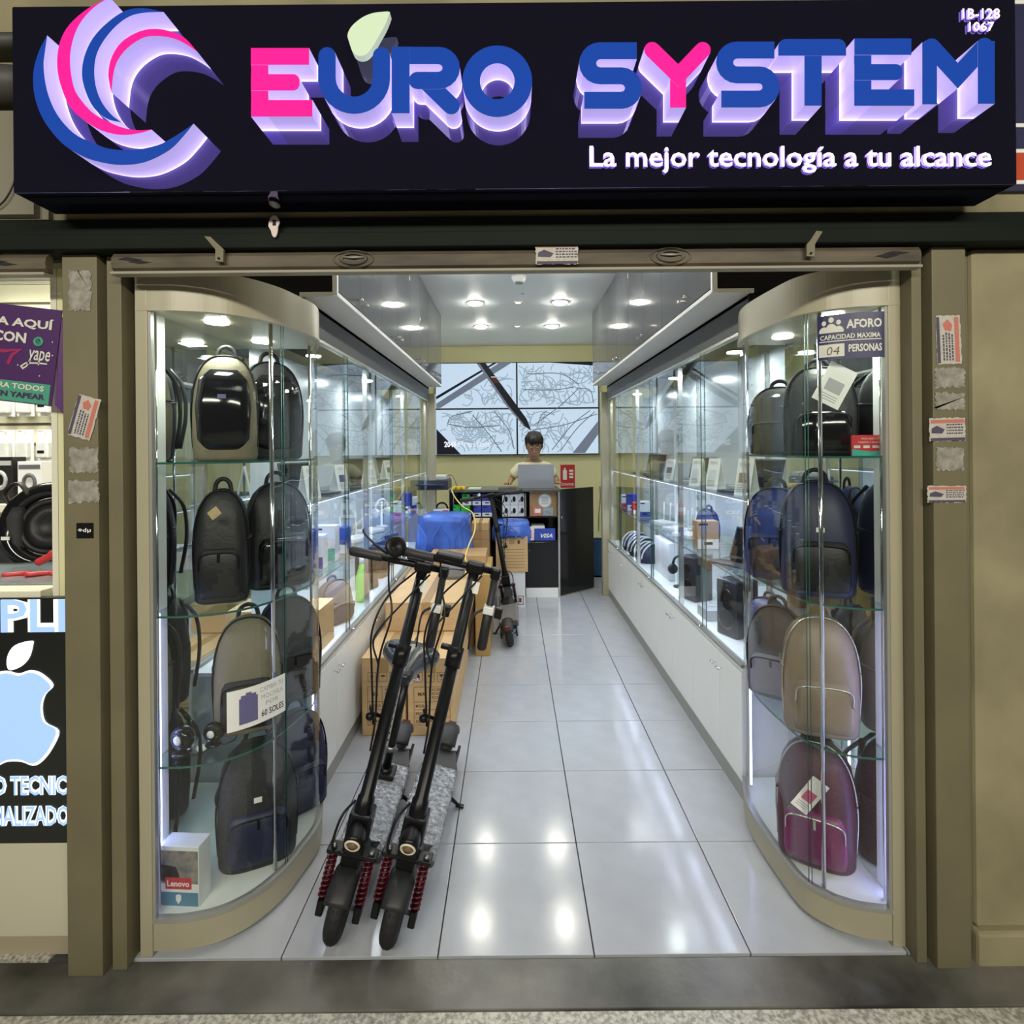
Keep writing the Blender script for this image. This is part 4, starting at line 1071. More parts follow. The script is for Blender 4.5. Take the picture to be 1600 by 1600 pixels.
def art_table(b, x0, x1, z0, z1, fn):
    w, h = x1 - x0, z1 - z0
    for k in range(3):
        a = x0 + w * (.14 + .25 * k); s = w * .19
        frame_lines(b, a, a + s, z0 + h * .70, z0 + h * .70 + s * 1.15, .0022, fn)
        cx, cz = a + s / 2, z0 + h * .70 + s * .62
        if k == 0: b.add([fn(cx + s * .17 * math.cos(q), cz + s * .32 * math.sin(q), .0005) for q in [2 * PI * i / 8 for i in range(8)]], [tuple(range(8))])
        if k == 1: b.add([fn(cx + s * .3 * math.cos(q), cz + s * .22 * math.sin(q), .0005) for q in [PI * i / 8 for i in range(9)]], [tuple(range(9))]); rect(b, cx - .001, cx + .001, cz - s * .3, cz, fn, .0005)
        if k == 2: b.add([fn(cx - s * .3, cz + s * .28, .0005), fn(cx + s * .3, cz + s * .28, .0005), fn(cx, cz - s * .12, .0005)], [(0, 1, 2)]); rect(b, cx - .001, cx + .001, cz - s * .35, cz, fn, .0005); rect(b, cx - s * .14, cx + s * .14, cz - s * .38, cz - s * .32, fn, .0005)
    t = .002; frame_lines(b, x0 + w * .13, x0 + w * .92, z0 + h * .14, z0 + h * .64, t, fn)
    for q in (.24, .34, .44): rect(b, x0 + w * .13, x0 + w * .92, z0 + h * q, z0 + h * q + t, fn)
    rect(b, x0 + w * .46, x0 + w * .46 + t, z0 + h * .24, z0 + h * .64, fn)
    textb(b, 'M/A', x0 + w * .22, x0 + w * .38, z0 + h * .52, z0 + h * .57, fn, .03)
    textb(b, 'MODELO', x0 + w * .17, x0 + w * .43, z0 + h * .37, z0 + h * .41, fn, .02); textb(b, 'PESO', x0 + w * .17, x0 + w * .38, z0 + h * .27, z0 + h * .31, fn, .02)
    textb(b, 'SERIE N.', x0 + w * .17, x0 + w * .6, z0 + h * .17, z0 + h * .21, fn, .02)
    for i, s in enumerate(('CZ A', 'CO A', 'CX A')): textb(b, s, x0 + w * .52, x0 + w * .86, z0 + h * (.585 - .05 * i), z0 + h * (.615 - .05 * i), fn, .02)
carton(-.775, -.552, 2.79, 3.75, 0, .392, 'long brown carton with a printed table, front left of the floor stack', art_table, flaps=True)
carton(-.545, -.312, 2.785, 3.84, 0, .390, 'long brown carton with a printed table, front right of the floor stack', art_table, rz=.01, flaps=True)
carton(-.745, -.275, 3.19, 3.96, .397, .560, 'wide plain brown carton lying on the two front cartons', None, flaps=True)
def art_side(b, x0, x1, z0, z1, fn): textb(b, 'V', x0 + (x1 - x0) * .3, x0 + (x1 - x0) * .7, z0 + (z1 - z0) * .12, z0 + (z1 - z0) * .2, fn, .02)
carton(-.268, -.165, 3.85, 4.50, 0, .57, 'narrow upright brown carton right of the floor stack', art_side, m=mat('ochre cardboard', (.42, .26, .09), .75, noise=.1, nscale=6), tapew=.03)
carton(-.80, -.29, 4.02, 4.48, 0, .52, 'brown carton behind the floor stack, at the left wall', None, m=cardb2)
def art_ct(b, x0, x1, z0, z1, fn): textb(b, 'CYZE', x0 + (x1 - x0) * .40, x0 + (x1 - x0) * .62, z0 + (z1 - z0) * .52, z0 + (z1 - z0) * .68, fn, .03)
carton(-.66, -.21, 4.26, 4.60, .5215, .625, 'low brown carton with the letters CYZE under the yellow cable', art_ct, m=cardb2)
boxb = (.20, .125, .06)
for i, (z0, z1) in enumerate(((0, .30), (.301, .50), (.501, .640), (.641, .715), (.716, .79))):
    carton(-.385 + .004 * i, -.205 - .003 * i, 4.92, 5.26, z0, z1, 'thin brown box in the stack between the blue bags, %s from the bottom' % ORD[i], None, m=(cardb if i == 4 else cardb2), tapew=.03)
def art_r(b, x0, x1, z0, z1, fn):
    w, h = x1 - x0, z1 - z0
    for k in range(7): rect(b, x0 + w * .1, x0 + w * .9, z0 + h * (.12 + .085 * k), z0 + h * (.13 + .085 * k), fn)
    for k, c in ((0, .18), (1, .5), (2, .72)): b.add([fn(x0 + w * c + .012 * math.cos(q), z0 + h * .84 + .02 * math.sin(q), .0005) for q in [2 * PI * i / 8 for i in range(8)]], [tuple(range(8))])
boxitem('carton', 'white and grey box standing on the floor under the carton with the blue bag', 'box', -.145, .110, 5.00, 5.24, 0, .33, whitebox, art=None, b=.003)
b = B(); fn = front(5.0)
for x0, x1, z0, z1 in ((-.13, -.06, .20, .29), (-.13, -.05, .02, .10), (.04, .095, .03, .11)): frame_lines(b, x0, x1, z0, z1, .006, fn, .001); rect(b, x0 + .012, x1 - .02, z0 + .02, z0 + .06, fn, .001)
tag_parent = [o for o in bpy.data.objects if o.get('label', '').startswith('white and grey box standing')][0]
obj('printing', b, mat('maroon print', (.12, .03, .03), .5), tag_parent)
carton(-.155, .135, 4.98, 5.25, .331, .655, 'brown carton with printed lines under the right blue bag', art_r)
# blue plastic bags draped over cartons
bagm = mat('blue plastic film', (.06, .16, .62), .25, noise=.35, nscale=7, bump=.5, bscale=14, col2=(.035, .09, .40))
def drape(x0, x1, y0, y1, z0, z1, label, seed, over=.02):
    t = thing('plastic_bag', label, 'bag', ((x0 + x1) / 2, (y0 + y1) / 2, z0))
    rnd = random.Random(seed); n = 64; rings = []
    ph = [rnd.uniform(0, 6.28) for _ in range(6)]
    for q in range(13):
        u = q / 12; ring = []
        for k in range(n):
            a = 2 * PI * k / n; c, s = math.cos(a), math.sin(a)
            e = 5; fx = math.copysign(abs(c) ** (2 / e), c); fy = math.copysign(abs(s) ** (2 / e), s)
            wob = 1 + (1 - u) * (.05 * math.sin(5 * a + ph[0]) + .04 * math.sin(9 * a + ph[1]) + .03 * math.sin(17 * a + ph[2])) * (1.2 if u < .5 else .8)
            r = (1 - max(0, u - .72) ** 1.2 * 4.4) if u > .72 else 1 + .02 * math.sin(u * 9 + ph[3])
            z = z0 + (z1 - z0) * min(1, (u / .80)) ** .9 + .014 * math.sin(4 * a + ph[4]) * (1 - u) - (.03 * math.sin(3 * a + ph[5]) if q == 0 else 0)
            if u > .8: z = z1 + .012 * math.sin(7 * a + ph[1]) * (1 - u)
            ring.append(((x0 + x1) / 2 + fx * (x1 - x0) / 2 * wob * max(r, .02), (y0 + y1) / 2 + fy * (y1 - y0) / 2 * wob * max(r, .02), z))
        rings.append(ring)
    b = B(); b.rings(rings, 0, True, True); obj('film', b, bagm, t)
    b = B(); c = ((x0 + x1) / 2, y0 - .004)
    for k in range(4):
        xx = x0 + (x1 - x0) * (.15 + .22 * k)
        b.tube(smoothpath([(xx, y0 - .012, z0 + .01), (xx + .02 * (-1) ** k, y0 - .016, z0 + (z1 - z0) * .4), (xx + .05 * (-1) ** (k + 1), y0 - .010, z0 + (z1 - z0) * .78)], 5), [.010 - .0006 * j for j in range(11)], 8)
    obj('fold', b, bagm, t)
    return t
carton(-.76, -.41, 4.60, 4.93, .0, .865, 'carton hidden under the big left blue bag', None, m=cardb2)
drape(-.80, -.37, 4.56, 4.97, .585, .900, 'big crumpled blue plastic bag over a carton at the left wall', 4)
drape(-.175, .155, 4.96, 5.27, .630, .790, 'blue plastic bag on top of the printed carton by the counter', 9)
t = thing('grey_pouch', 'grey pouch lying on the wide carton behind the right scooter', 'bag', (-.38, 3.83, .563))
obj('pouch_body', B().loft([(.565, -.42, 3.82, .075, .08, 3), (.60, -.42, 3.83, .085, .085, 3), (.64, -.42, 3.85, .07, .06, 2.5), (.665, -.42, 3.86, .03, .03, 2)], 24), mat('grey fabric', (.17, .16, .16), .8), t)
obj('zip_line', B().tube(smoothpath([(-.50, 3.76, .62), (-.42, 3.75, .635), (-.34, 3.77, .62)], 4), .004, 6), black, t)
# ================================================================== BACKPACKS
def backpack(label, loc, w, d, h, m, rz=0, pocket=None, trim=None, tilt=0, lay=0, straps=True, emblem=None, hard=False, group=None, zipm=None, lean=0):
    M = Matrix.Translation(loc) @ Matrix.Rotation(rz, 4, 'Z') @ Matrix.Rotation(tilt, 4, 'Y') @ Matrix.Rotation(lean, 4, 'X')
    t = thing('backpack', label, 'backpack', mat4=M, group=group)
    pocket = pocket or m; trim = trim or m; zipm = zipm or blackmetal
    e = 3.2
    prof = [(0, .86, .80), (.012, .95, .92), (.04, 1.0, 1.0), (.25, 1.03, 1.05), (.5, 1.02, 1.02), (.68, .98, .92), (.80, .90, .78), (.89, .74, .60), (.95, .54, .42), (.985, .32, .24), (1.0, .10, .08)]
    obj('body', B().loft([(z * h, 0, -.10 * d * (1 - z), a * w / 2, c * d / 2, e if z < .6 else 2.6) for z, a, c in prof], 32), m, t, local=True)
    yf = -d * .5
    if not hard:
        pp = [(.05, .70, .4), (.07, .76, .7), (.14, .80, 1), (.30, .80, 1.0), (.42, .76, .9), (.47, .66, .6), (.49, .5, .2)]
        p = obj('front_pocket', B().loft([(z * h, 0, yf - .0 * d, a * w / 2, c * d * .20, 3) for z, a, c in pp], 28), pocket, t, local=True)
        obj('pocket_zip', B().tube(smoothpath([(-w * .37, yf - d * .12, h * .30), (-w * .33, yf - d * .17, h * .43), (0, yf - d * .185, h * .455), (w * .33, yf - d * .17, h * .43), (w * .37, yf - d * .12, h * .30)], 6), .0028, 6), zipm, p, local=True)
        obj('zip_puller', B().box(-.004, .004, yf - d * .215, yf - d * .195, h * .37, h * .45, 0, .001), zipm, p, local=True)
    else:
        p = obj('hard_shell', B().loft([(h * .10, 0, yf, w * .28, d * .10, 3), (h * .2, 0, yf, w * .40, d * .20, 2.6), (h * .5, 0, yf, w * .43, d * .26, 2.6), (h * .74, 0, yf + d * .05, w * .38, d * .18, 2.6), (h * .84, 0, yf + d * .12, w * .22, d * .05, 2.4)], 32), pocket, t, local=True)
    obj('main_zip', B().tube(smoothpath([(-w * .50, -d * .22, h * .12), (-w * .52, -d * .25, h * .5), (-w * .43, -d * .22, h * .80), (-w * .2, -d * .15, h * .965), (w * .2, -d * .15, h * .965), (w * .43, -d * .22, h * .80), (w * .52, -d * .25, h * .5), (w * .50, -d * .22, h * .12)], 6), .0032, 6), zipm, t, local=True)
    obj('grab_handle', B().tube(smoothpath([(-w * .16, d * .06, h * .965), (-w * .12, d * .06, h * 1.05), (0, d * .06, h * 1.085), (w * .12, d * .06, h * 1.05), (w * .16, d * .06, h * .965)], 6), .007, 8, flat=.6), trim, t, local=True)
    if straps:
        for s in (-1, 1):
            obj('shoulder_strap', B().tube(smoothpath([(s * w * .16, d * .34, h * .93), (s * w * .26, d * .62, h * .75), (s * w * .34, d * .64, h * .45), (s * w * .42, d * .45, h * .12)], 6), .013, 8, flat=.5), trim, t, local=True)
            obj('side_strap', B().tube(smoothpath([(s * w * .505, -d * .3, h * .55), (s * w * .53, 0, h * .56), (s * w * .50, d * .3, h * .57)], 4), .004, 6), trim, t, local=True)
    if emblem:
        obj('logo_patch', B().box(-.012, .012, yf - d * (.27 if hard else .06), yf - d * .02, h * .56, h * .60, 0, .001), emblem, t, local=True)
    return t
def swing_tag(label, x, y, z, w, h, ang, m, pic=None, tz=0, group=None):
    M = Matrix.Translation((x, y, z)) @ Matrix.Rotation(tz, 4, 'Z') @ Matrix.Rotation(math.radians(ang), 4, 'Y')
    t = thing('price_tag', label, 'tag', mat4=M, group=group)
    obj('card', B().box(-w / 2, w / 2, -.001, .001, -h / 2, h / 2), m, t, local=True)
    if pic: obj('picture', B().box(-w * .3, w * .3, -.002, -.001, -h * .18, h * .12), pic, t, local=True)
    b = B()
    for k in range(3): b.box(-w * .36, w * .3, -.0016, -.001, h * (-.28 - .06 * k), h * (-.26 - .06 * k))
    obj('printing', b, mat('grey print', (.4, .4, .42), .6), t, local=True)
    return t
fb_black = mat('black nylon', (.007, .007, .009), .5, bump=.15, nscale=60); fb_char = mat('charcoal canvas', (.022, .022, .025), .7, noise=.2, nscale=30, bump=.2, bscale=80)
fb_navy = mat('navy nylon', (.012, .015, .055), .5, noise=.2, nscale=10); fb_olive = mat('taupe canvas', (.19, .165, .11), .7, noise=.12, nscale=20, bump=.2, bscale=70)
fb_beige = mat('beige brown leather', (.27, .205, .15), .45, noise=.15, nscale=12, bump=.1); fb_lav = mat('pale lavender fabric', (.27, .24, .36), .6)
fb_mar = mat('dark maroon nylon', (.075, .012, .030), .5, noise=.2, nscale=12); fb_mag = mat('magenta nylon', (.17, .015, .095), .4, noise=.15, nscale=10)
fb_gloss = mat('black glossy shell', (.008, .008, .010), .1); fb_blue = mat('deep blue nylon', (.015, .03, .16), .5); fb_grey = mat('grey canvas', (.11, .10, .12), .75, noise=.15, nscale=25)
# left showcase, x from -1.06 to -.74
backpack('taupe and black hard shell backpack on the top shelf of the left showcase', (-.935, 1.80, 1.4255), .185, .14, .345, fb_olive, .35, fb_gloss, fb_black, hard=True, straps=True, emblem=mat('violet print', (.2, .15, .5), .5))
backpack('tall black glossy backpack deeper on the top shelf of the left showcase', (-.865, 1.965, 1.4255), .20, .13, .35, fb_char, .7, fb_gloss, fb_black, hard=True)
backpack('slim black sling backpack on the second shelf of the left showcase', (-.940, 1.78, .9755), .155, .11, .36, fb_black, .3, fb_black, fb_black)
swing_tag('kraft paper tag on the slim black sling backpack', -.905, 1.665, 1.268, .034, .028, -38, mat('kraft card', (.50, .37, .20), .6))
backpack('black nylon backpack deeper on the second shelf of the left showcase', (-.850, 1.975, .9755), .21, .14, .37, fb_black, .7, fb_gloss, fb_black)
backpack('taupe and charcoal backpack on the third shelf of the left showcase', (-.895, 1.85, .5355), .20, .14, .37, fb_olive, .4, fb_char, fb_black)
backpack('dark grey backpack at the back of the third shelf of the left showcase', (-.850, 2.06, .5355), .22, .13, .38, fb_char, .7, fb_char, fb_black)
backpack('big charcoal backpack on the floor panel of the left showcase', (-.868, 1.85, .1045), .235, .16, .385, fb_char, .45, fb_navy, fb_black, emblem=paper)
backpack('navy backpack behind the charcoal one on the floor panel of the left showcase', (-.835, 2.09, .1045), .21, .13, .37, fb_navy, .8, fb_navy, fb_black)
# box with red label in the left showcase
t = thing('gadget_carton', 'white and blue retail box with a red label in the lower left showcase', 'box', (-1.0, 1.66, .1045), -.06)
q0, q1 = -.062, .062
photo = mat('printed photo', (.10, .11, .13), .35, noise=.5, nscale=30, col2=(.30, .26, .22))
obj('body', B().box(q0, q1, -.03, .03, 0, .178, 0, .002), whitebox, t, local=True)
fn = lambda a, c, d: (a, -.0305 - d, c)
obj('photo_print', slab(B(), q0 + .002, q1 - .002, .068, .165, fn, .0006), photo, t, local=True)
obj('blue_print', slab(B(), q0 + .002, q1 - .002, .002, .042, fn, .0006), mat('teal blue print', (.07, .20, .33), .35), t, local=True)
lb = obj('red_label', slab(B(), q0 + .022, q1 - .022, .052, .086, fn, .0012), mat('label red', (.52, .02, .04), .35), t, local=True)
obj('lettering', textb(B(), 'Lenovo', q0 + .028, q1 - .028, .060, .078, fn, .02, 0, .0018), paper, lb, local=True)
obj('laptop_print', B().add([fn(q0 + .004, .075, .0009), fn(q0 + .05, .072, .0009), fn(q0 + .066, .09, .0009), fn(q0 + .055, .118, .0009), fn(q0 + .004, .125, .0009)], [(0, 1, 2, 3, 4)]), black, t, local=True)
sh = [(.054, .034), (.062, .037), (.070, .034), (.070, .02), (.062, .008), (.054, .02)]
obj('shield_print', B().prism([(a - .062, c) for a, c in sh], lambda a, c, d: fn(a, c, d), .0012, .0006), whitebox, t, local=True)
# two round webcams on the third shelf
def webcam(label, x, y, z, s, rz):
    M = Matrix.Translation((x, y, z)) @ Matrix.Rotation(rz, 4, 'Z'); t = thing('webcam', label, 'camera', mat4=M, group=None)
    R = Matrix.Translation((0, 0, .052 * s)) @ Matrix.Rotation(PI / 2, 4, 'X')
    obj('head', B().lathe([(.002, -.028 * s), (.03 * s, -.028 * s), (.040 * s, -.016 * s), (.042 * s, 0), (.036 * s, .014 * s), (.030 * s, .017 * s), (.001, .017 * s)], R, 28), fb_gloss, t, local=True)
    obj('lens_ring', B().torus(R @ Matrix.Translation((0, 0, .016 * s)), .022 * s, .004 * s), blackmetal, t, local=True)
    obj('lens', B().lathe([(.017 * s, .016 * s), (.015 * s, .0205 * s), (.001, .0225 * s)], R, 20), mat('pearl lens', (.70, .74, .70), .15), t, local=True)
    obj('base', B().lathe([(.030 * s, 0), (.032 * s, .004 * s), (.024 * s, .009 * s), (.001, .010 * s)], Matrix.Identity(4), 24), fb_gloss, t, local=True)
    obj('cable', B().tube(smoothpath([(.02 * s, .01, .004), (.05 * s, .0, .003), (.07 * s, .03, .003), (.05 * s, .07, .003)], 5), .002, 6), black, t, local=True)
webcam('round black webcam with a pearly lens, left of two on the third shelf', -1.015, 1.672, .5355, .88, -.35)
webcam('round black webcam with a pearly lens, right of two on the third shelf', -.945, 1.72, .5355, .74, -.1)
# right showcase, x from .90 to 1.12
backpack('black backpack with a clear dust cover on the top shelf of the right showcase', (1.005, 1.80, 1.4255), .205, .15, .29, fb_black, -.35, fb_gloss, fb_black)
swing_tag('big white paper tag lying over the black backpack in the right showcase', .985, 1.672, 1.640, .085, .125, 28, paper, mat('grey print', (.4, .4, .42), .6), -.1)
backpack('black satchel deeper on the top shelf of the right showcase', (.985, 2.02, 1.4255), .19, .13, .25, fb_char, -.7, fb_char, fb_black)
backpack('navy blue backpack on the second shelf of the right showcase', (1.000, 1.81, .9755), .215, .15, .37, fb_navy, -.35, fb_black, fb_black, emblem=paper)
backpack('bright blue backpack deeper on the second shelf of the right showcase', (.985, 2.05, .9755), .20, .13, .33, fb_blue, -.7, fb_navy, fb_black)
backpack('beige brown leather backpack on the third shelf of the right showcase', (1.000, 1.80, .5355), .215, .15, .37, fb_beige, -.35, fb_beige, fb_beige, zipm=alu)
backpack('lavender grey backpack deeper on the third shelf of the right showcase', (.985, 2.05, .5355), .19, .13, .33, fb_grey, -.7, fb_lav, fb_grey)
backpack('maroon and magenta backpack on the floor panel of the right showcase', (1.005, 1.83, .1045), .225, .17, .38, fb_mar, -.55, fb_mag, fb_mar, zipm=alu)
swing_tag('white tag with a pink picture on the maroon backpack', .920, 1.712, .365, .052, .118, 33, paper, mat('pink print', (.55, .10, .22), .5), -.4)
t = thing('payment_card', 'red and teal card stand on the top shelf of the right showcase', 'card', (1.075, 1.645, 1.4255), .04)
fn = lambda a, c, d: (a, -.002 - d, c)
obj('card', B().box(-.058, .058, -.002, .003, 0, .062), mat('red print', (.55, .04, .05), .4), t, local=True)
obj('teal_band', B().add([fn(-.058, 0, .0006), fn(.058, 0, .0006), fn(.058, .020, .0006), fn(0, .012, .0006), fn(-.058, .020, .0006)], [(0, 1, 2, 3, 4)]), mat('teal print', (.05, .40, .33), .4), t, local=True)
b = B()
for k, c in enumerate((-.043, -.014, .014, .043)): rect(b, c - .010, c + .010, .023, .031, fn, .0008)
textb(b, 'PAGA AQUI CON', -.03, .032, .048, .054, fn, .01, 0, .0008); textb(b, 'TARJETA Y BILLETERA', -.04, .042, .037, .043, fn, .01, 0, .0008)
obj('printing', b, mat('cream print', (.62, .62, .56), .5), t, local=True)

# ================================================================== GOODS IN THE WALL CASES
def laptop(label, x, y, z, rz, m, w=.30, group=None, ang=105):
    M = Matrix.Translation((x, y, z)) @ Matrix.Rotation(rz, 4, 'Z'); t = thing('laptop', label, 'laptop', mat4=M, group=group); d = w * .66
    obj('base', B().box(-w / 2, w / 2, -d / 2, d / 2, 0, .012, 0, .003), m, t, local=True)
    obj('keyboard', B().box(-w * .43, w * .43, -d * .08, d * .40, .012, .0135), fb_gloss, t, local=True)
    a = math.radians(ang - 90); b = B()
    sn, cs = math.sin(a), math.cos(a); y0 = d / 2
    pr = [(y0, .012), (y0 + sn * d, .012 + cs * d), (y0 + sn * d + .006, .010 + cs * d), (y0 + .006, .008)]
    b.prism(pr, lambda p, q, r: (r, p, q), -w / 2, w / 2); l = obj('screen_lid', b, m, t, local=True)
    pr = [(y0 - .0015 + sn * d * .06, .012 + cs * d * .06), (y0 - .0015 + sn * d * .95, .012 + cs * d * .95)]
    b = B(); b.add([(-w * .47, *pr[0]), (w * .47, *pr[0]), (w * .47, *pr[1]), (-w * .47, *pr[1])], [(0, 1, 2, 3)]); obj('screen', b, fb_gloss, l, local=True)
    return t
def tentcard(label, x, y, z, rz, w, h, col, pic):
    M = Matrix.Translation((x, y, z)) @ Matrix.Rotation(rz, 4, 'Z'); t = thing('price_card', label, 'card', mat4=M)
    b = B(); b.prism([(-.025, 0), (.006, h), (.010, h), (.04, 0), (.036, 0), (.008, h - .01), (-.021, 0)], lambda p, q, r: (r, p, q), -w / 2, w / 2); obj('folded_card', b, col, t, local=True)
    f2 = lambda a, c, d: (a, -.0265 + .031 * c / h - d, c)
    b = B(); rect(b, -w * .3, w * .3, h * .35, h * .62, f2, .001, 0); obj('picture', b, pic, t, local=True)
    b = B()
    for k in range(4): rect(b, -w * .36, w * .30, h * (.10 + .055 * k), h * (.125 + .055 * k), f2, .001)
    textb(b, 'OFERTA', -w * .34, w * .34, h * .80, h * .90, f2, .02, 0, .001); obj('printing', b, mat('grey print', (.4, .4, .42), .6), t, local=True)
    return t
def router(label, x, y, z, rz, m):
    M = Matrix.Translation((x, y, z)) @ Matrix.Rotation(rz, 4, 'Z'); t = thing('router', label, 'router', mat4=M)
    obj('body', B().box(-.09, .09, -.06, .06, .0, .028, 0, .008), m, t, local=True)
    for xx in (-.07, 0, .07): obj('antenna', B().tube([(xx, .055, .02), (xx * 1.1, .065, .16)], [.006, .004], 8), m, t, local=True)
def speaker(label, x, y, z, rz, m, s=1.0):
    M = Matrix.Translation((x, y, z)) @ Matrix.Rotation(rz, 4, 'Z'); t = thing('speaker', label, 'speaker', mat4=M)
    obj('cabinet', B().box(-.05 * s, .05 * s, -.05 * s, .05 * s, 0, .20 * s, 0, .008), m, t, local=True)
    for zz, r in ((.06, .036), (.145, .024)):
        obj('cone', B().lathe([(r * s, 0), (r * s, .004), (r * .8 * s, .006), (.001, -.0)], Matrix.Translation((0, -.05 * s, zz * s)) @ Matrix.Rotation(PI / 2, 4, 'X'), 20), fb_gloss, t, local=True)
def headset(label, x, y, z, rz, m):
    M = Matrix.Translation((x, y, z)) @ Matrix.Rotation(rz, 4, 'Z'); t = thing('headset', label, 'headphones', mat4=M)
    obj('stand', B().lathe([(.045, 0), (.045, .008), (.008, .012), (.007, .19), (.001, .192)], Matrix.Identity(4), 16), m, t, local=True)
    obj('headband', B().torus(Matrix.Translation((0, 0, .125)) @ Matrix.Rotation(PI / 2, 4, 'X'), .075, .008, 20, 8, arc=PI), m, t, local=True)
    for s in (-1, 1): obj('ear_cup', B().lathe([(.001, -.014), (.032, -.014), (.036, 0), (.030, .014), (.001, .014)], Matrix.Translation((s * .075, 0, .105)) @ Matrix.Rotation(PI / 2, 4, 'Y'), 18), m, t, local=True)
gb = mat('pale print', (.62, .66, .72), .5); red = mat('red print', (.55, .04, .05), .4); teal = mat('teal print', (.05, .40, .33), .4)
lapd = mat('dark laptop shell', (.05, .055, .065), .3); laps = mat('silver laptop shell', (.45, .47, .50), .3, .5)
whp = mat('white plastic', (.72, .74, .76), .3); green = mat('lime plastic', (.25, .65, .12), .35)
# right side, facing the aisle (rotate so that the front looks to -x and a little to the door)
R_ = math.radians(-68); xr = XR + .145
for i, (y, w_, h_) in enumerate(((2.46, .09, .165), (2.84, .085, .16), (3.10, .085, .155), (3.62, .09, .14))):
    tentcard('white tilted price card on the upper shelf of the right cases, %s from the entrance' % ORD[i], XR + .11, y, 1.2355, R_, w_, h_, paper, (fb_beige, gb, gb, fb_grey)[i])
for i, (y, m) in enumerate(((2.60, lapd), (3.42, laps), (4.55, lapd))):
    laptop('open laptop on the upper shelf of the right cases, %s from the entrance' % ORD[i], xr + .03, y, 1.2355, R_, m, .23)
laptop('dark open laptop on the middle shelf of the right wall cases, nearest the entrance', xr, 2.62, .8905, math.radians(-60), lapd, .24, ang=112)
backpack('grey canvas bag on the middle shelf of the first right wall case', (XR + .17, 2.40, .8905), .17, .11, .20, fb_grey, R_, fb_grey, fb_grey, straps=False)
t = boxitem('gadget_box', 'brown and white box on the middle shelf of the right wall cases', 'box', XR + .08, XR + .20, 3.02, 3.10, .8905, 1.045, cardb2, art=art_half(whitebox))
for i, y in enumerate((3.42, 3.66, 3.98)): router('white router with three aerials on the middle right shelf, %s from the entrance' % ORD[i], XR + .16, y, .8905, R_, whp)
backpack('deep blue pouch on the middle shelf of the second right wall case', (XR + .22, 3.24, .8905), .15, .09, .20, fb_blue, R_, fb_blue, fb_blue, straps=False)
for i, y in enumerate((4.40, 4.62, 4.86, 5.12)): boxitem('gadget_box', 'boxed accessory on the middle shelf of the last right case, %s from its near end' % ORD[i], 'box', XR + .08, XR + .17, y, y + .06, .8905, .8905 + (.13, .10, .15, .12)[i], (whitebox, red, bluebox, whitebox)[i], art=art_half((bluebox, whitebox, whitebox, red)[i]))
speaker('tall black speaker in the bottom of the first right wall case', XR + .15, 2.66, .5455, R_, fb_black, 1.35)
backpack('navy bag in the bottom of the first right wall case', (XR + .20, 2.44, .5455), .20, .12, .24, fb_navy, R_, fb_navy, fb_black, straps=False)
boxitem('gadget_box', 'flat grey box in the bottom of the first right wall case', 'box', XR + .07, XR + .24, 2.86, 3.0, .5455, .60, mat('light grey plastic', (.42, .43, .44), .4))
speaker('slim dark speaker column in the second right wall case', XR + .16, 3.28, .5455, R_, fb_char, 1.3)
headset('black headset on a stand in the second right wall case', XR + .15, 3.56, .5455, R_, fb_black)
t = boxitem('monitor_box', 'white boxed monitor in the bottom of the second right wall case', 'box', XR + .12, XR + .16, 3.72, 4.08, .5455, .80, whitebox)
for i, y in enumerate((4.36, 4.62, 4.88)):
    M_ = Matrix.Translation((XR + .16, y, .5455)) @ Matrix.Rotation(R_, 4, 'Z'); t = thing('helmet', 'dark cycling helmet in the last right wall case, %s from its near end' % ORD[i], 'helmet', mat4=M_)
    obj('shell', B().loft([(0, 0, 0, .085, .11, 2.2), (.03, 0, 0, .098, .125, 2.2), (.08, 0, .005, .092, .118, 2.1), (.125, 0, .01, .065, .085, 2), (.15, 0, .01, .02, .03, 2)], 24), (fb_navy, fb_char, fb_navy)[i], t, local=True)
    for k in (-.05, 0, .05): obj('vent', B().tube(smoothpath([(k, -.125, .04), (k, -.10, .10), (k, -.03, .150), (k * .8, .05, .148)], 4), .006, 6), whp, t, local=True)
# left side
L_ = math.radians(68); xl = XL - .145
for i, (y, w_, h_) in enumerate(((2.50, .085, .15), (2.94, .085, .14), (3.55, .085, .15), (4.05, .085, .14))):
    tentcard('white tilted price card on the upper shelf of the left cases, %s from the entrance' % ORD[i], XL - .11, y, 1.2355, L_, w_, h_, paper, (gb, fb_blue, gb, fb_grey)[i])
for i, (y, m) in enumerate(((2.72, lapd), (3.78, lapd), (4.60, laps))):
    laptop('open laptop on the upper shelf of the left cases, %s from the entrance' % ORD[i], xl - .03, y, 1.2355, L_, m, .23)
for i, (y, m, a_) in enumerate(((2.44, bluebox, whitebox), (2.60, whitebox, bluebox), (2.78, whitebox, teal), (2.98, bluebox, whitebox))):
    boxitem('gadget_box', 'boxed gadget on the middle shelf of the first left wall case, %s from the entrance' % ORD[i], 'box', XL - .22, XL - .09, y, y + .07, .8905, .8905 + (.2, .16, .18, .14)[i], m, art=art_half(a_))
for i, y in enumerate((3.40, 3.72)): router('white router on the middle shelf of the second left wall case, %s from the entrance' % ORD[i], XL - .16, y, .8905, L_, whp)
headset('white headset on a stand on the middle left shelf', XL - .15, 4.02, .8905, L_, whp)
for i, y in enumerate((4.46, 4.80, 5.10)): boxitem('gadget_box', 'boxed accessory on the middle shelf of the last left case, %s from its near end' % ORD[i], 'box', XL - .17, XL - .08, y, y + .07, .8905, .8905 + (.14, .18, .12)[i], (whitebox, bluebox, whitebox)[i], art=art_half((red, whitebox, bluebox)[i]))
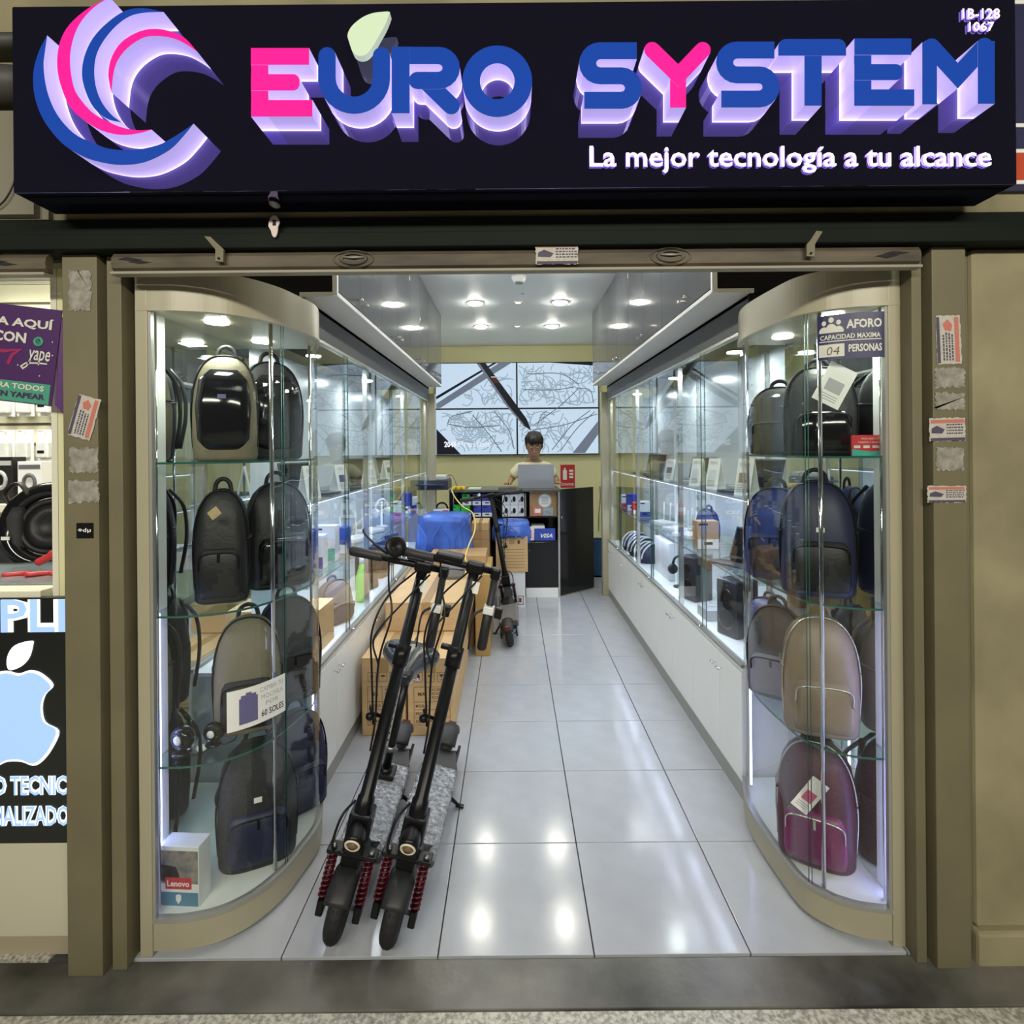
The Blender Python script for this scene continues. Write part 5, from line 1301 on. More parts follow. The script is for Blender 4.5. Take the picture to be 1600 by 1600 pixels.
backpack('grey canvas bag lying in the bottom of the first left wall case', (XL - .15, 2.92, .5455), .22, .12, .22, fb_grey, L_, fb_grey, fb_grey, straps=False)
t = boxitem('carton', 'brown box in the bottom of the first left wall case', 'box', XL - .26, XL - .06, 2.44, 2.66, .5455, .74, cardb)
M_ = Matrix.Translation((XL - .10, 3.30, .5455)); t = thing('spray_bottle', 'lime green bottle with a white cap in the second left wall case', 'bottle', mat4=M_)
obj('body', B().lathe([(.034, 0), (.038, .01), (.036, .14), (.020, .20), (.012, .23), (.001, .231)], Matrix.Identity(4), 20), green, t, local=True)
obj('cap', B().lathe([(.015, .225), (.015, .27), (.001, .272)], Matrix.Identity(4), 14), whp, t, local=True)
for i, (y, m) in enumerate(((3.60, fb_black), (3.92, fb_char))): speaker('black boxed speaker in the bottom of the second left wall case, %s from the entrance' % ORD[i], XL - .15, y, .5455, L_, m, 1.1)
for i, (y, m) in enumerate(((4.44, lapd), (4.85, laps))): laptop('open laptop in the bottom of the last left case, %s from its near end' % ORD[i], XL - .17, y, .5455, L_, m, .23)
# ================================================================== SCOOTERS
wrapm = mat('crinkled silver bubble wrap', (.50, .51, .54), .16, .55, bump=1.6, nscale=45, bscale=70, noise=.5)
redspring = mat('dark red spring', (.11, .004, .012), .35, .2)
greymetal = mat('dull grey steel', (.25, .25, .25), .3, .8)
rfd = mat('dark grey plastic', (.014, .014, .016), .5)
def scooter(label, M, wrap=True, seat=False, folded=True, bell=False, deckm=None, small=False):
    t = thing('electric_scooter', label, 'scooter', mat4=M)
    O = lambda n, b, m, p=None: obj(n, b, m, p or t, local=True)
    r = .092; yr = .86                       # wheel radius, wheelbase
    RX = Matrix.Rotation(PI / 2, 4, 'Y')
    for y, nm in ((0, 'front_wheel'), (yr, 'rear_wheel')):
        C = Matrix.Translation((0, y, r)) @ RX
        wl = O(nm, B().torus(C, r - .026, .026, 40, 14), rubber)
        O('wheel_rim', B().lathe([(.012, -.020), (.05, -.018), (.066, -.012), (.066, .012), (.05, .018), (.012, .020)], C, 28), blackmetal, wl)
        b = B()
        for k in range(24):
            a = 2 * PI * k / 24; R = Matrix.Translation((0, y, r)) @ Matrix.Rotation(a, 4, 'X')
            for s in (-1, 1):
                P = [R @ Vector(v) for v in ((s * .004, -.004, r - .003), (s * .016, -.004 + .004, r - .010), (s * .016, .004 + .004, r - .010), (s * .004, .004, r - .003))]
                Q = [R @ (R.inverted() @ p + Vector((0, 0, .004))) for p in P]
                b.add(P + Q, [(4, 5, 6, 7), (0, 1, 5, 4), (1, 2, 6, 5), (2, 3, 7, 6), (3, 0, 4, 7)])
        O('tread', b, rubber, wl)
        O('axle', B().cyl((-.062, y, r), (.062, y, r), .007, n=10), greymetal, wl)
    # front mudguard
    def guard(y0, a0, a1, wd, rr_, nm, m=rfd):
        rings = []; n = 16
        for i in range(n + 1):
            a = math.radians(a0 + (a1 - a0) * i / n); taper = 1 - .25 * (i / n if a1 > a0 else 0)
            ring = []
            for (x, o) in ((-wd, -.014), (-wd * .8, .0), (-wd * .3, .007), (wd * .3, .007), (wd * .8, 0), (wd, -.014), (wd * .9, -.018), (wd * .7, -.006), (-wd * .7, -.006), (-wd * .9, -.018)):
                R = rr_ + o; ring.append((x, y0 - R * math.cos(a), r + R * math.sin(a)))
            rings.append(ring)
        return O(nm, B().rings(rings, 0, True, True), m)
    guard(0, 38, 140, .040, r + .014, 'front_mudguard')
    # fork and springs
    lean = .25 / .80
    top = Vector((0, .035, .262))
    for s in (-1, 1):
        x = s * .056
        O('fork_leg', B().tube([(x, 0, r - .01), (x, -.004, r + .03), (x, .022, .225)], [.012, .011, .009], 10).box(x - .011, x + .011, -.022, .02, r - .028, r + .022, 0, .004), blackmetal)
        b = B(); pts = []
        for k in range(9 * 12 + 1):
            a = 2 * PI * k / 12; u = k / (9 * 12); cy, cz = -.012 + .032 * u, r + .025 + .118 * u
            pts.append((x + .0125 * math.cos(a), cy + .0125 * math.sin(a), cz))
        b.tube(pts, .0032, 6); O('suspension_spring', b, redspring)
    O('fork_crown', B().box(-.076, .076, .004, .052, .232, .246, 0, .004).box(-.030, .030, .006, .075, .20, .30, 0, .008), blackmetal)
    for s in (-1, 1): O('crown_bolt', B().cyl((s * .058, .02, .246), (s * .058, .02, .256), .009, n=8), greymetal)
    # headlight
    H0 = Matrix.Translation((0, -.005, .292)) @ Matrix.Rotation(math.radians(112), 4, 'X')
    hl = O('headlight', B().lathe([(.020, -.055), (.028, -.03), (.030, .0), (.029, .012), (.001, .012)], H0, 28), blackmetal)
    O('light_ring', B().torus(H0 @ Matrix.Translation((0, 0, .012)), .0205, .0038, 28, 8), mat('cream ring', (.75, .68, .52), .3), hl)
    O('lens', B().lathe([(.017, .012), (.012, .018), (.001, .020)], H0, 20), mat('amber lens', (.16, .11, .07), .08), hl)
    # stem
    st0, st1 = Vector((0, .045, .285)), Vector((0, .288, 1.065))
    O('stem', B().tube([st0, st0 + (st1 - st0) * .12, st0 + (st1 - st0) * .13, st1], [.030, .027, .0215, .0185], 16), blackmetal)
    O('stem_clamp', B().tube([st0 + (st1 - st0) * .60, st0 + (st1 - st0) * .68], .027, 14).box(-.052, -.015, .20, .222, .80, .815, 0, .003), blackmetal)
    O('folding_joint', B().box(-.036, .036, .03, .105, .262, .345, 0, .008), blackmetal)
    O('hook', B().tube([(-.02, .14, .60), (-.045, .135, .605), (-.052, .12, .63)], .006, 8).sphere((-.05, .125, .60), .014), blackmetal)
    hb0 = O('handlebar', B().tube([(-.225, .288, 1.070), (-.06, .288, 1.070), (.07, .288, 1.070)] if folded else [(-.26, .288, 1.07), (.26, .288, 1.07)], .0125, 12), blackmetal)
    O('bar_clamp', B().box(-.030, .032, .266, .310, 1.050, 1.090, 0, .009), blackmetal)
    O('grip', B().tube([(-.265, .288, 1.070), (-.258, .288, 1.070), (-.15, .288, 1.070), (-.145, .288, 1.070)], [.012, .0175, .016, .0135], 14), rfd)
    if folded:
        hx = .075; d = Vector((0.02, -.03, -1)).normalized(); p0 = Vector((hx, .285, 1.06))
        O('folding_elbow', B().box(.058, .092, .268, .306, 1.044, 1.085, 0, .008), blackmetal)
        O('grip', B().tube([p0, p0 + d * .11, p0 + d * .115, p0 + d * .255, p0 + d * .262], [.0125, .0125, .0175, .0175, .012], 14), rfd)
        q = p0 + d * .12
        O('brake_clamp', B().box(q.x - .018, q.x + .018, q.y - .03, q.y + .012, q.z - .012, q.z + .014, 0, .003), whp)
        O('throttle', B().box(q.x + .022, q.x + .048, q.y - .02, q.y + .01, q.z - .022, q.z + .016, 0, .004), black)
        O('brake_lever', B().tube(smoothpath([(q.x - .02, q.y - .02, q.z), (q.x - .045, q.y - .03, q.z - .03), (q.x - .040, q.y - .03, q.z - .14)], 5), [.007] * 5 + [.005] * 6, 8, flat=.6), rfd)
        O('display', B().box(-.14, -.045, .255, .325, 1.080, 1.100, 0, .006) if not bell else B().box(-.06, .0, .26, .30, 1.088, 1.10, 0, .004), black)
        O('cable_label', B().box(.004, .030, .25, .253, .99, 1.03), paper)
    else:
        O('grip', B().tube([(.145, .288, 1.07), (.15, .288, 1.07), (.258, .288, 1.07), (.265, .288, 1.07)], [.0135, .016, .0175, .012], 14), rfd)
        for s in (-1, 1): O('brake_lever', B().tube(smoothpath([(s * .13, .28, 1.062), (s * .17, .24, 1.052), (s * .24, .235, 1.045)], 5), .006, 8, flat=.6), rfd)
        O('bell', B().sphere((.10, .288, 1.09), .016), chrome)
    if bell:
        hc = Matrix.Translation((-.105, .25, 1.125)) @ Matrix.Rotation(math.radians(65), 4, 'X') @ Matrix.Rotation(.5, 4, 'Y')
        hn = O('horn', B().lathe([(.006, -.030), (.018, -.024), (.036, -.004), (.038, .006), (.030, .012), (.012, .006), (.001, .004)], hc, 24), black)
        O('horn_bracket', B().tube([(-.105, .285, 1.078), (-.105, .27, 1.10), (-.11, .25, 1.115)], .009, 8).box(-.125, -.085, .27, .305, 1.06, 1.085, 0, .004), blackmetal, hn)
        O('brake_lever', B().tube(smoothpath([(-.13, .27, 1.09), (-.17, .24, 1.118), (-.215, .235, 1.150), (-.222, .235, 1.165)], 5), [.008] * 6 + [.006] * 10, 8, flat=.6), rfd)
    # cables
    for k, pts in enumerate(([(-.12, .27, 1.065), (-.09, .20, 1.00), (-.055, .16, .92), (-.060, .13, .78), (-.030, .115, .60), (-.024, .11, .50)],
                             [(-.02, .28, 1.05), (-.085, .19, .97), (-.105, .15, .86), (-.075, .13, .74), (-.034, .12, .58)],
                             [(.03, .27, 1.05), (-.03, .20, .96), (-.095, .16, .84), (-.060, .14, .76)])):
        O('cable', B().tube(smoothpath(pts, 7), .0034, 6), black)
    O('cable', B().tube(smoothpath([(-.03, .06, .37), (-.055, .02, .34), (-.062, .0, .27), (-.05, .01, .235)], 6), .004, 6), black)
    # neck and deck
    O('deck_neck', B().rings([[(x * s, y + .02 * (z > 0), 0 + z0) for x, z, z0 in ()] for s in ()] or [
        [(-.030, .06, .20), (.030, .06, .20), (.030, .075, .262), (-.030, .075, .262)],
        [(-.036, .14, .115), (.036, .14, .115), (.036, .165, .175), (-.036, .165, .175)],
        [(-.062, .22, .090), (.062, .22, .090), (.062, .235, .128), (-.062, .235, .128)]], 0, True, False), blackmetal)
    dk = O('deck', B().box(-.075, .075, .20, .70, .085, .128, 0, .008), deckm or rfd)
    O('deck_tail', B().rings([[(-.072, .69, .087), (.072, .69, .087), (.072, .69, .128), (-.072, .69, .128)], [(-.05, .78, .10), (.05, .78, .10), (.05, .78, .140), (-.05, .78, .140)], [(-.044, .80, .10), (.044, .80, .10), (.044, .80, .13), (-.044, .80, .13)]], 0, True, False), rfd)
    for s in (-1, 1): O('rear_fork', B().box(s * .058 - .006, s * .058 + .006, .76, .885, .07, .115, 0, .003), blackmetal)
    guard(yr, 62, 178 + 2, .040, r + .012, 'rear_mudguard') if False else None
    rings = []; n = 14
    for i in range(n + 1):
        a = math.radians(40 + 115 * i / n); ring = []
        for (x, o) in ((-.042, -.014), (-.034, .0), (-.012, .007), (.012, .007), (.034, 0), (.042, -.014), (.038, -.018), (.028, -.006), (-.028, -.006), (-.038, -.018)):
            R = r + .016 + o; ring.append((x, yr - R * math.cos(a), r + R * math.sin(a)))
        rings.append(ring)
    O('rear_mudguard', B().rings(rings, 0, True, True), rfd)
    O('tail_light', B().box(-.018, .018, yr + .085, yr + .10, r + .055, r + .085, 0, .003), mat('red tail lens', (.10, .005, .005), .2))
    if wrap:
        b = B(); rings = []; n = 60; rnd = random.Random(int(M.translation.x * 1000))
        for i in range(n + 1):
            y = .195 + (.675 - .195) * i / n; ring = []
            for k in range(28):
                a = 2 * PI * k / 28; c, s = math.cos(a), math.sin(a)
                x = .0775 * math.copysign(abs(c) ** .25, c); z = .1065 + .0245 * math.copysign(abs(s) ** .3, s)
                j = .0016 * math.sin(i * 1.9 + 3 * math.sin(k * .9)) + rnd.uniform(-.0011, .0022)
                ring.append((x + j * c, y, z + j * (1 if s > 0 else -1)))
            rings.append(ring)
        b.rings(rings, 0, True, True); O('bubble_wrap', b, wrapm)
    else:
        O('grip_tape', B().box(-.062, .062, .23, .68, .128, .130), mat('grey grip tape', (.17, .155, .155), .8, bump=.3, nscale=120))
    # kickstand reaching to the floor
    Mi = M.inverted(); foot = Mi @ Vector((*(M @ Vector((.125, .60, 0))).xy, .006))
    a0 = Vector((.062, .565, .088))
    ks = O('kickstand', B().tube([a0, a0.lerp(foot, .5), foot], [.008, .007, .0055], 8), blackmetal)
    O('stand_foot', B().box(foot.x - .018, foot.x + .016, foot.y - .010, foot.y + .010, foot.z - .001, foot.z + .007, 0, .002), black, ks)
    O('stand_pivot', B().box(.045, .082, .545, .585, .074, .10, 0, .004), blackmetal, ks)
    if seat:
        s0, s1 = Vector((-.012, .60, .128)), Vector((-.005, .56, .545))
        O('seat_post', B().tube([s0, s1], .0165, 14), blackmetal)
        O('post_base', B().box(-.05, .028, .555, .645, .128, .148, 0, .005).cyl(s0, s0 + (s1 - s0) * .08, .024, n=14), blackmetal)
        O('post_clamp', B().tube([s0 + (s1 - s0) * .26, s0 + (s1 - s0) * .31], .022, 14).cyl((-.05, .585, .245), (.02, .585, .245), .006, n=8), greymetal)
        b = B(); a = s0 + (s1 - s0) * .32; c = s0 + (s1 - s0) * .93
        b.add([(a.x - .034, a.y - .016, a.z), (a.x - .012, a.y - .018, a.z), (c.x - .012, c.y - .018, c.z), (c.x - .034, c.y - .016, c.z)], [(0, 1, 2, 3)])
        pm = obj('scale_plate', b, mat('silver scale plate', (.45, .46, .42), .3, .5), t, local=True)
        b = B(); dv = (c - a)
        for k in range(14):
            p = a + dv * (.08 + .06 * k); b.add([(p.x - .029, p.y - .0185, p.z), (p.x - (.019 if k % 2 else .015), p.y - .0190, p.z), (p.x - (.019 if k % 2 else .015), p.y - .0190, p.z + .009), (p.x - .029, p.y - .0185, p.z + .009)], [(0, 1, 2, 3)])
        obj('scale_marks', b, black, pm, local=True)
        O('seat_clamp', B().box(-.032, .022, .525, .60, .540, .565, 0, .005).cyl((-.05, .56, .552), (.05, .56, .552), .005, n=8), chrome)
        # saddle seen from its nose: broad tail behind
        secs = []; Rm = Matrix.Translation((-.005, .56, .600)) @ Matrix.Rotation(-PI / 2, 4, 'X')
        for z, wd, hh, yy in ((-.115, .014, .012, .004), (-.105, .022, .020, .002), (-.07, .026, .026, 0), (-.02, .034, .030, 0), (.03, .058, .034, .0), (.07, .083, .037, -.004), (.105, .086, .036, -.008), (.128, .070, .026, -.008), (.136, .04, .012, -.008)):
            secs.append((z * 1.15, -.012 * (z > 0), yy * 1.2, wd * 1.4, hh * 1.25, 2.3))
        O('saddle', B().loft(secs, 28, 0, Rm), mat('black saddle vinyl', (.020, .021, .024), .22))
        O('saddle_groove', B().tube(smoothpath([(-.005, .47, .624), (-.005, .53, .634), (-.005, .60, .640), (-.005, .66, .640)], 5), .005, 6), black)
        for s in (-1, 1): O('saddle_rail', B().tube(smoothpath([(-.005 + s * .012, .49, .590), (-.005 + s * .02, .53, .566), (-.005 + s * .02, .59, .566), (-.005 + s * .035, .66, .585)], 4), .004, 6), chrome)
    return t
def place(x, y, yaw, roll): return Matrix.Translation((x, y, 0)) @ Matrix.Rotation(math.radians(yaw), 4, 'Z') @ Matrix.Rotation(math.radians(roll), 4, 'Y')
scooter('black electric scooter with saddle and horn, left of the two at the door', place(-.547, 1.645, 0, 12.5), seat=True, bell=True)
scooter('black electric scooter without saddle, the right of the two at the door', place(-.378, 1.632, -3, 12.5))
scooter('small black electric scooter facing the counter, at the far end of the aisle', place(-.02, 4.90, 180, 8.5), wrap=False, folded=False, deckm=mat('grey brown deck', (.20, .17, .165), .5))

# ================================================================== THE SELLER
PY = 5.98; PX = .232
per = thing('person', 'person in a pale yellow t-shirt with glasses and dark hair behind a laptop', 'person', (PX, PY, 0))
skin = mat('tan skin', (.36, .20, .125), .55); hair = mat('black hair', (.010, .008, .008), .45, bump=.4, nscale=90, stretch=(1, 1, .2))
tee = mat('pale cream cotton', (.78, .74, .52), .8, noise=.06, nscale=12); jeans = mat('dark blue jeans', (.03, .04, .08), .8)
def skinned(verts, edges, radii, root=0, sub=2):
    me = bpy.data.meshes.new('grown'); me.from_pydata(verts, edges, [])
    o = bpy.data.objects.new('grown', me); COL.objects.link(o)
    md = o.modifiers.new('skin', 'SKIN'); md.use_smooth_shade = True
    for i, v in enumerate(me.skin_vertices[0].data): v.radius = (radii[i], radii[i]) if not isinstance(radii[i], tuple) else radii[i]; v.use_root = (i == root)
    s = o.modifiers.new('sub', 'SUBSURF'); s.levels = sub; s.render_levels = sub
    dg = bpy.context.evaluated_depsgraph_get(); e = o.evaluated_get(dg); m2 = bpy.data.meshes.new_from_object(e)
    b = B(); b.add([tuple(v.co) for v in m2.vertices], [tuple(p.vertices) for p in m2.polygons], 0, True)
    bpy.data.objects.remove(o); bpy.data.meshes.remove(me); bpy.data.meshes.remove(m2)
    return b
TZ = 1.060     # top of the counter
HX = PX + .003
V = []; E = []; Rr = []
def node(p, r, prev=None):
    V.append(tuple(p)); Rr.append(r)
    if prev is not None: E.append((prev, len(V) - 1))
    return len(V) - 1
pel = node((PX, PY, .82), (.135, .10)); wa = node((PX, PY - .01, .95), (.125, .085), pel); ch = node((PX, PY - .03, 1.14), (.145, .10), wa); uc = node((PX, PY - .05, 1.255), (.115, .075), ch)
nk = node((HX, PY - .075, 1.335), (.045, .048), uc); n2 = node((HX, PY - .105, 1.395), (.043, .045), nk)
lo = {}
for s, hand in ((-1, Vector((PX - .265, PY - .27, TZ + .028))), (1, Vector((PX + .235, PY - .24, TZ + .028)))):
    sh = node((PX + s * .145, PY - .05, 1.245), .052, uc); el = Vector((PX + s * .245, PY - .03, TZ + .055))
    m1 = node(Vector(V[sh]).lerp(el, .55), .043, sh); e1 = node(el, .035, m1)
    f1 = node(el.lerp(hand, .5), .031, e1); wr = node(el.lerp(hand, .85), (.023, .018), f1)
    dirn = (hand - el); dirn.z = 0; dirn.normalize(); lo[s] = (hand, dirn, wr)
    hp = el.lerp(hand, .98); k = node(hp + Vector((0, 0, .006)), (.028, .014), wr)
for s in (-1, 1):
    h = node((PX + s * .085, PY, .76), .085, pel); kn = node((PX + s * .095, PY + .0, .43), .055, h); an = node((PX + s * .10, PY + .02, .08), .036, kn); node((PX + s * .11, PY - .10, .035), (.035, .028), an)
body = skinned(V, E, Rr)
# palms and fingers joined into the same surface
for s in (-1, 1):
    hand, dirn, wr = lo[s]; side = Vector((dirn.y, -dirn.x, 0))       # to the hand's right
    body.add(*(lambda b: (b.v, b.f))(B().sphere((hand + dirn * .018), .040, .032, .013, 16)), 0, True)
    for k in range(4):
        o_ = (k - 1.5) * .019; ln = (.062, .072, .068, .052)[k if s > 0 else 3 - k]
        b0 = hand + dirn * .035 + side * o_; sp = (dirn + side * (k - 1.5) * .10).normalized()
        fb = skinned([tuple(b0 - dirn * .02), tuple(b0 + sp * ln * .40 + Vector((0, 0, .012))), tuple(b0 + sp * ln * .75 + Vector((0, 0, .004))), tuple(b0 + sp * ln + Vector((0, 0, -.010)))], [(0, 1), (1, 2), (2, 3)], [.0095, .009, .008, .007], 0, 1)
        body.add(fb.v, fb.f, 0, True)
    th = hand - side * (-s) * .0 + side * (.030 * (-s if s > 0 else 1)) * (1)
    tdir = (dirn + side * (-.8 if s > 0 else .8)).normalized(); t0 = hand + side * (-.022 if s > 0 else .022)
    fb = skinned([tuple(t0 - dirn * .01), tuple(t0 + tdir * .028 + Vector((0, 0, .002))), tuple(t0 + tdir * .052 + Vector((0, 0, -.008)))], [(0, 1), (1, 2)], [.011, .010, .008], 0, 1)
    body.add(fb.v, fb.f, 0, True)
# head, tilted down towards the screen
HM = Matrix.Translation((HX, PY - .120, 1.375)) @ Matrix.Rotation(math.radians(13), 4, 'X') @ Matrix.Scale(1.1, 4)
hd = B().loft([(-.015, 0, -.040, .014, .018, 2), (-.008, 0, -.038, .034, .036, 2.2), (.015, 0, -.026, .052, .060, 2.2), (.05, 0, -.010, .064, .080, 2.2), (.09, 0, 0, .071, .090, 2.1), (.125, 0, .004, .074, .094, 2.1), (.16, 0, .008, .070, .090, 2.1), (.19, 0, .012, .055, .072, 2), (.21, 0, .014, .030, .040, 2), (.217, 0, .015, .006, .008, 2)], 32, 0, HM)
hd.loft([(.048, 0, -.094, .013, .010, 2), (.056, 0, -.102, .015, .014, 2), (.070, 0, -.100, .010, .011, 2), (.098, 0, -.090, .006, .007, 2)], 14, 0, HM)       # nose
for s in (-1, 1): hd.sphere((0, 0, 0), .008, .018, .028, 14, 0, HM @ Matrix.Translation((s * .074, .010, .085)))
for i_ in range(0): pass
for s in (-1, 1):                                   # ears at the right place
    hd.add(*(lambda b: (b.v, b.f))(B().sphere((0, 0, 0), .007, .016, .026, 12)), 0, True)
    n = len(B().sphere((0, 0, 0), .007, .016, .026, 12).v)
    for i in range(len(hd.v) - n, len(hd.v)): hd.v[i] = tuple(HM @ (Vector(hd.v[i]) + Vector((s * .073, .012, .085))))
hd.sphere(tuple(HM @ Vector((0, -.086, .024))), .020, .008, .0065, 12)         # lips
hd.sphere(tuple(HM @ Vector((0, -.066, -.002))), .020, .014, .012, 12)         # chin
body.add(hd.v, hd.f, 0, True)
bo = obj('body_raw', body, skin)
md = bo.modifiers.new('r', 'REMESH'); md.mode = 'VOXEL'; md.voxel_size = .0055; md.use_smooth_shade = True
sm = bo.modifiers.new('s', 'SMOOTH'); sm.iterations = 2; sm.factor = .5
dg = bpy.context.evaluated_depsgraph_get(); m2 = bpy.data.meshes.new_from_object(bo.evaluated_get(dg))
bpy.data.objects.remove(bo)
inv = MAT[per.name].inverted(); m2.transform(inv); m2.name = 'body'
if not m2.materials: m2.materials.append(skin)
bodyo = bpy.data.objects.new('body', m2); COL.objects.link(bodyo); bodyo.parent = per; MAT[bodyo.name] = MAT[per.name]
for s in (-1, 1):
    e = HM @ Vector((s * .028, -.079, .098))
    ey = obj('eye', B().sphere(tuple(e), .013, .010, .007, 14), mat('eye white', (.7, .68, .64), .2), bodyo)
    obj('brow', B().tube([tuple(HM @ Vector((s * .012, -.092, .118))), tuple(HM @ Vector((s * .030, -.091, .124))), tuple(HM @ Vector((s * .048, -.080, .119)))], [.002, .0032, .0018], 6), hair, bodyo)
    obj('pupil', B().sphere(tuple(HM @ Vector((s * .028, -.0885, .096))), .006, .003, .006, 10), black, ey)
obj('lips', B().sphere(tuple(HM @ Vector((0, -.092, .024))), .019, .004, .005, 12), mat('lip colour', (.30, .11, .09), .5), bodyo)
gl = B()
for s in (-1, 1):
    R = HM @ Matrix.Translation((s * .031, -.104, .096)) @ Matrix.Rotation(PI / 2, 4, 'X') @ Matrix.Scale(.72, 4, (0, 1, 0)); gl.torus(R, .025, .0024, 20, 6)
    gl.tube([tuple(HM @ Vector((s * .055, -.100, .100))), tuple(HM @ Vector((s * .074, -.05, .100))), tuple(HM @ Vector((s * .078, .01, .095)))], .002, 6)
gl.tube([tuple(HM @ Vector((-.007, -.105, .098))), tuple(HM @ Vector((.007, -.105, .098)))], .002, 6)
obj('glasses', gl, mat('dark red frame', (.10, .02, .02), .3), per)
hb = B().loft([(.060, 0, .062, .066, .040, 2.2), (.095, 0, .045, .077, .062, 2.2), (.130, 0, .022, .081, .084, 2.2), (.150, 0, .002, .082, .104, 2.2), (.175, 0, .004, .080, .106, 2.2), (.205, 0, .010, .068, .090, 2.1), (.228, 0, .014, .044, .060, 2), (.238, 0, .014, .020, .028, 2), (.240, 0, .014, .005, .006, 2)], 32, 0, HM)
rnd = random.Random(5)
for k in range(30):
    a = 2 * PI * k / 30 + rnd.uniform(-.1, .1); fr_ = math.sin(a) < -.2
    p = Vector((.050 * math.cos(a), .014 + .062 * math.sin(a), .222)); q = Vector((.080 * math.cos(a), .004 + .102 * math.sin(a), (.128 if fr_ else .09) + rnd.uniform(-.012, .010)))
    mmid = (p + q) / 2 + Vector((math.cos(a), math.sin(a), .5)) * .016
    hb.tube([tuple(HM @ p), tuple(HM @ mmid), tuple(HM @ q)], [.014, .015, .004], 6)
obj('hair', hb, hair, per)
# t-shirt: torso and sleeves grown in one piece, a little wider than the body
V = []; E = []; Rr = []
pel = node((PX, PY, .80), (.155, .118)); wa = node((PX, PY - .01, .95), (.148, .108), pel); ch = node((PX, PY - .03, 1.13), (.165, .120), wa); uc = node((PX, PY - .05, 1.245), (.135, .095), ch); nk = node((HX, PY - .070, 1.318), (.064, .062), uc)
for s in (-1, 1):
    sh = node((PX + s * .15, PY - .05, 1.238), .068, uc); el = Vector((PX + s * .248, PY - .03, TZ + .075)); node(Vector(V[sh]).lerp(el, .5), .066, sh); node(Vector(V[sh]).lerp(el, .86), .060, len(V) - 1)
obj('t_shirt', skinned(V, E, Rr), tee, per)
V = []; E = []; Rr = []
pel = node((PX, PY, .84), (.148, .112)); cr = node((PX, PY, .76), (.145, .108), pel)
for s in (-1, 1):
    h = node((PX + s * .085, PY, .66), .092, cr); kn = node((PX + s * .095, PY, .43), .068, h); node((PX + s * .10, PY + .02, .09), .055, kn)
obj('trousers', skinned(V, E, Rr), jeans, per)
# ================================================================== THE NEIGHBOURING SHOP AT THE LEFT
YN = 1.585
struct('wall_side_shop', B().box(-3.2, -1.345, 2.70, 2.74, -.08, 3.0).box(-1.36, -1.342, 1.62, 2.72, -.08, 3.0), mat('warm white wall', (.70, .69, .56), .6))
struct('ceiling_side_shop', B().box(-3.2, -1.345, 1.62, 2.72, 2.30, 2.34), whitepaint)
struct('floor_side_shop', B().box(-3.2, -1.345, 1.575, 2.72, -.08, -.002), terrazzo)
t = thing('tube_light', 'bright tube light on the ceiling of the neighbouring shop', 'ceiling light', (-2.0, 2.2, 2.28))
obj('tube', B().cyl((-2.6, 2.25, 2.265), (-1.55, 2.25, 2.265), .014, n=12), mat('lit tube', (1, 1, .9), .3, emit=16, ecol=(1, .98, .82)), t)
obj('housing', B().box(-2.65, -1.50, 2.22, 2.28, 2.28, 2.30), whitepaint, t)
area_lamp('tube_lamp', (-2.05, 2.2, 2.24), 1.0, 23, (1.0, .98, .84), (0, 0, 0), .1)
slatm = mat('cream slat board', (.72, .70, .56), .5)
sw = thing('slat_wall', 'cream slatted display wall in the neighbouring shop', 'display wall', (-2.2, 2.69, 1.0))
obj('backing', B().box(-3.1, -1.362, 2.685, 2.70, .6, 2.28), mat('dark slat groove', (.22, .20, .15), .7), sw)
z = .62
while z < 2.24:
    obj('slat', B().box(-3.1, -1.364, 2.668, 2.685, z, z + .085, 0, .002), slatm, sw); z += .098
sd = thing('side_slat_board', 'cream slatted side panel beside the left post, inside the neighbouring shop', 'display wall', (-1.38, 2.2, 1.0))
obj('backing', B().box(-1.368, -1.362, 1.66, 2.66, .6, 2.28), mat('dark slat groove', (.22, .20, .15), .7), sd)
t = thing('product_shelf', 'cream shelf with headphones in the neighbouring shop', 'shelf', (-2.2, 2.55, 1.25))
obj('board', B().box(-3.1, -1.40, 2.36, 2.668, 1.200, 1.232), slatm, t)
for x in (-2.9, -2.0): obj('bracket', B().box(x, x + .01, 2.40, 2.668, 1.10, 1.20), dullalu, t)
clearp = mat('pale blister pack', (.66, .68, .68), .25, noise=.2, nscale=18); rnd = random.Random(11)
ylab = ['top', 'second', 'third']
n = 0
for r_, (zt, hh) in enumerate(((2.0, .0), (1.80, .17), (1.565, .15))):
    if hh == 0: continue
    for k in range(7):
        x = -2.62 + k * .098
        t = thing('blister_pack', 'pale packaged accessory, %s hanging row of the next shop, %s from left' % (('', 'upper', 'lower')[r_], ORD[k]), 'package', (x, 2.62, zt - hh))
        o = rnd.uniform(-.006, .006)
        obj('card', B().box(x - .040 + o, x + .040 + o, 2.625, 2.630, zt - hh, zt, 0, 0), paper, t)
        obj('blister', B().box(x - .030 + o, x + .030 + o, 2.600, 2.625, zt - hh + .015, zt - hh * .38, 0, .006), clearp, t)
        obj('peg', B().cyl((x + o, 2.668, zt - .012), (x + o, 2.58, zt - .006), .003, n=6), chrome, t)
        if k % 3 == 1: obj('printing', B().box(x - .02 + o, x + .012 + o, 2.5985, 2.600, zt - hh * .75, zt - hh * .66), black, t)
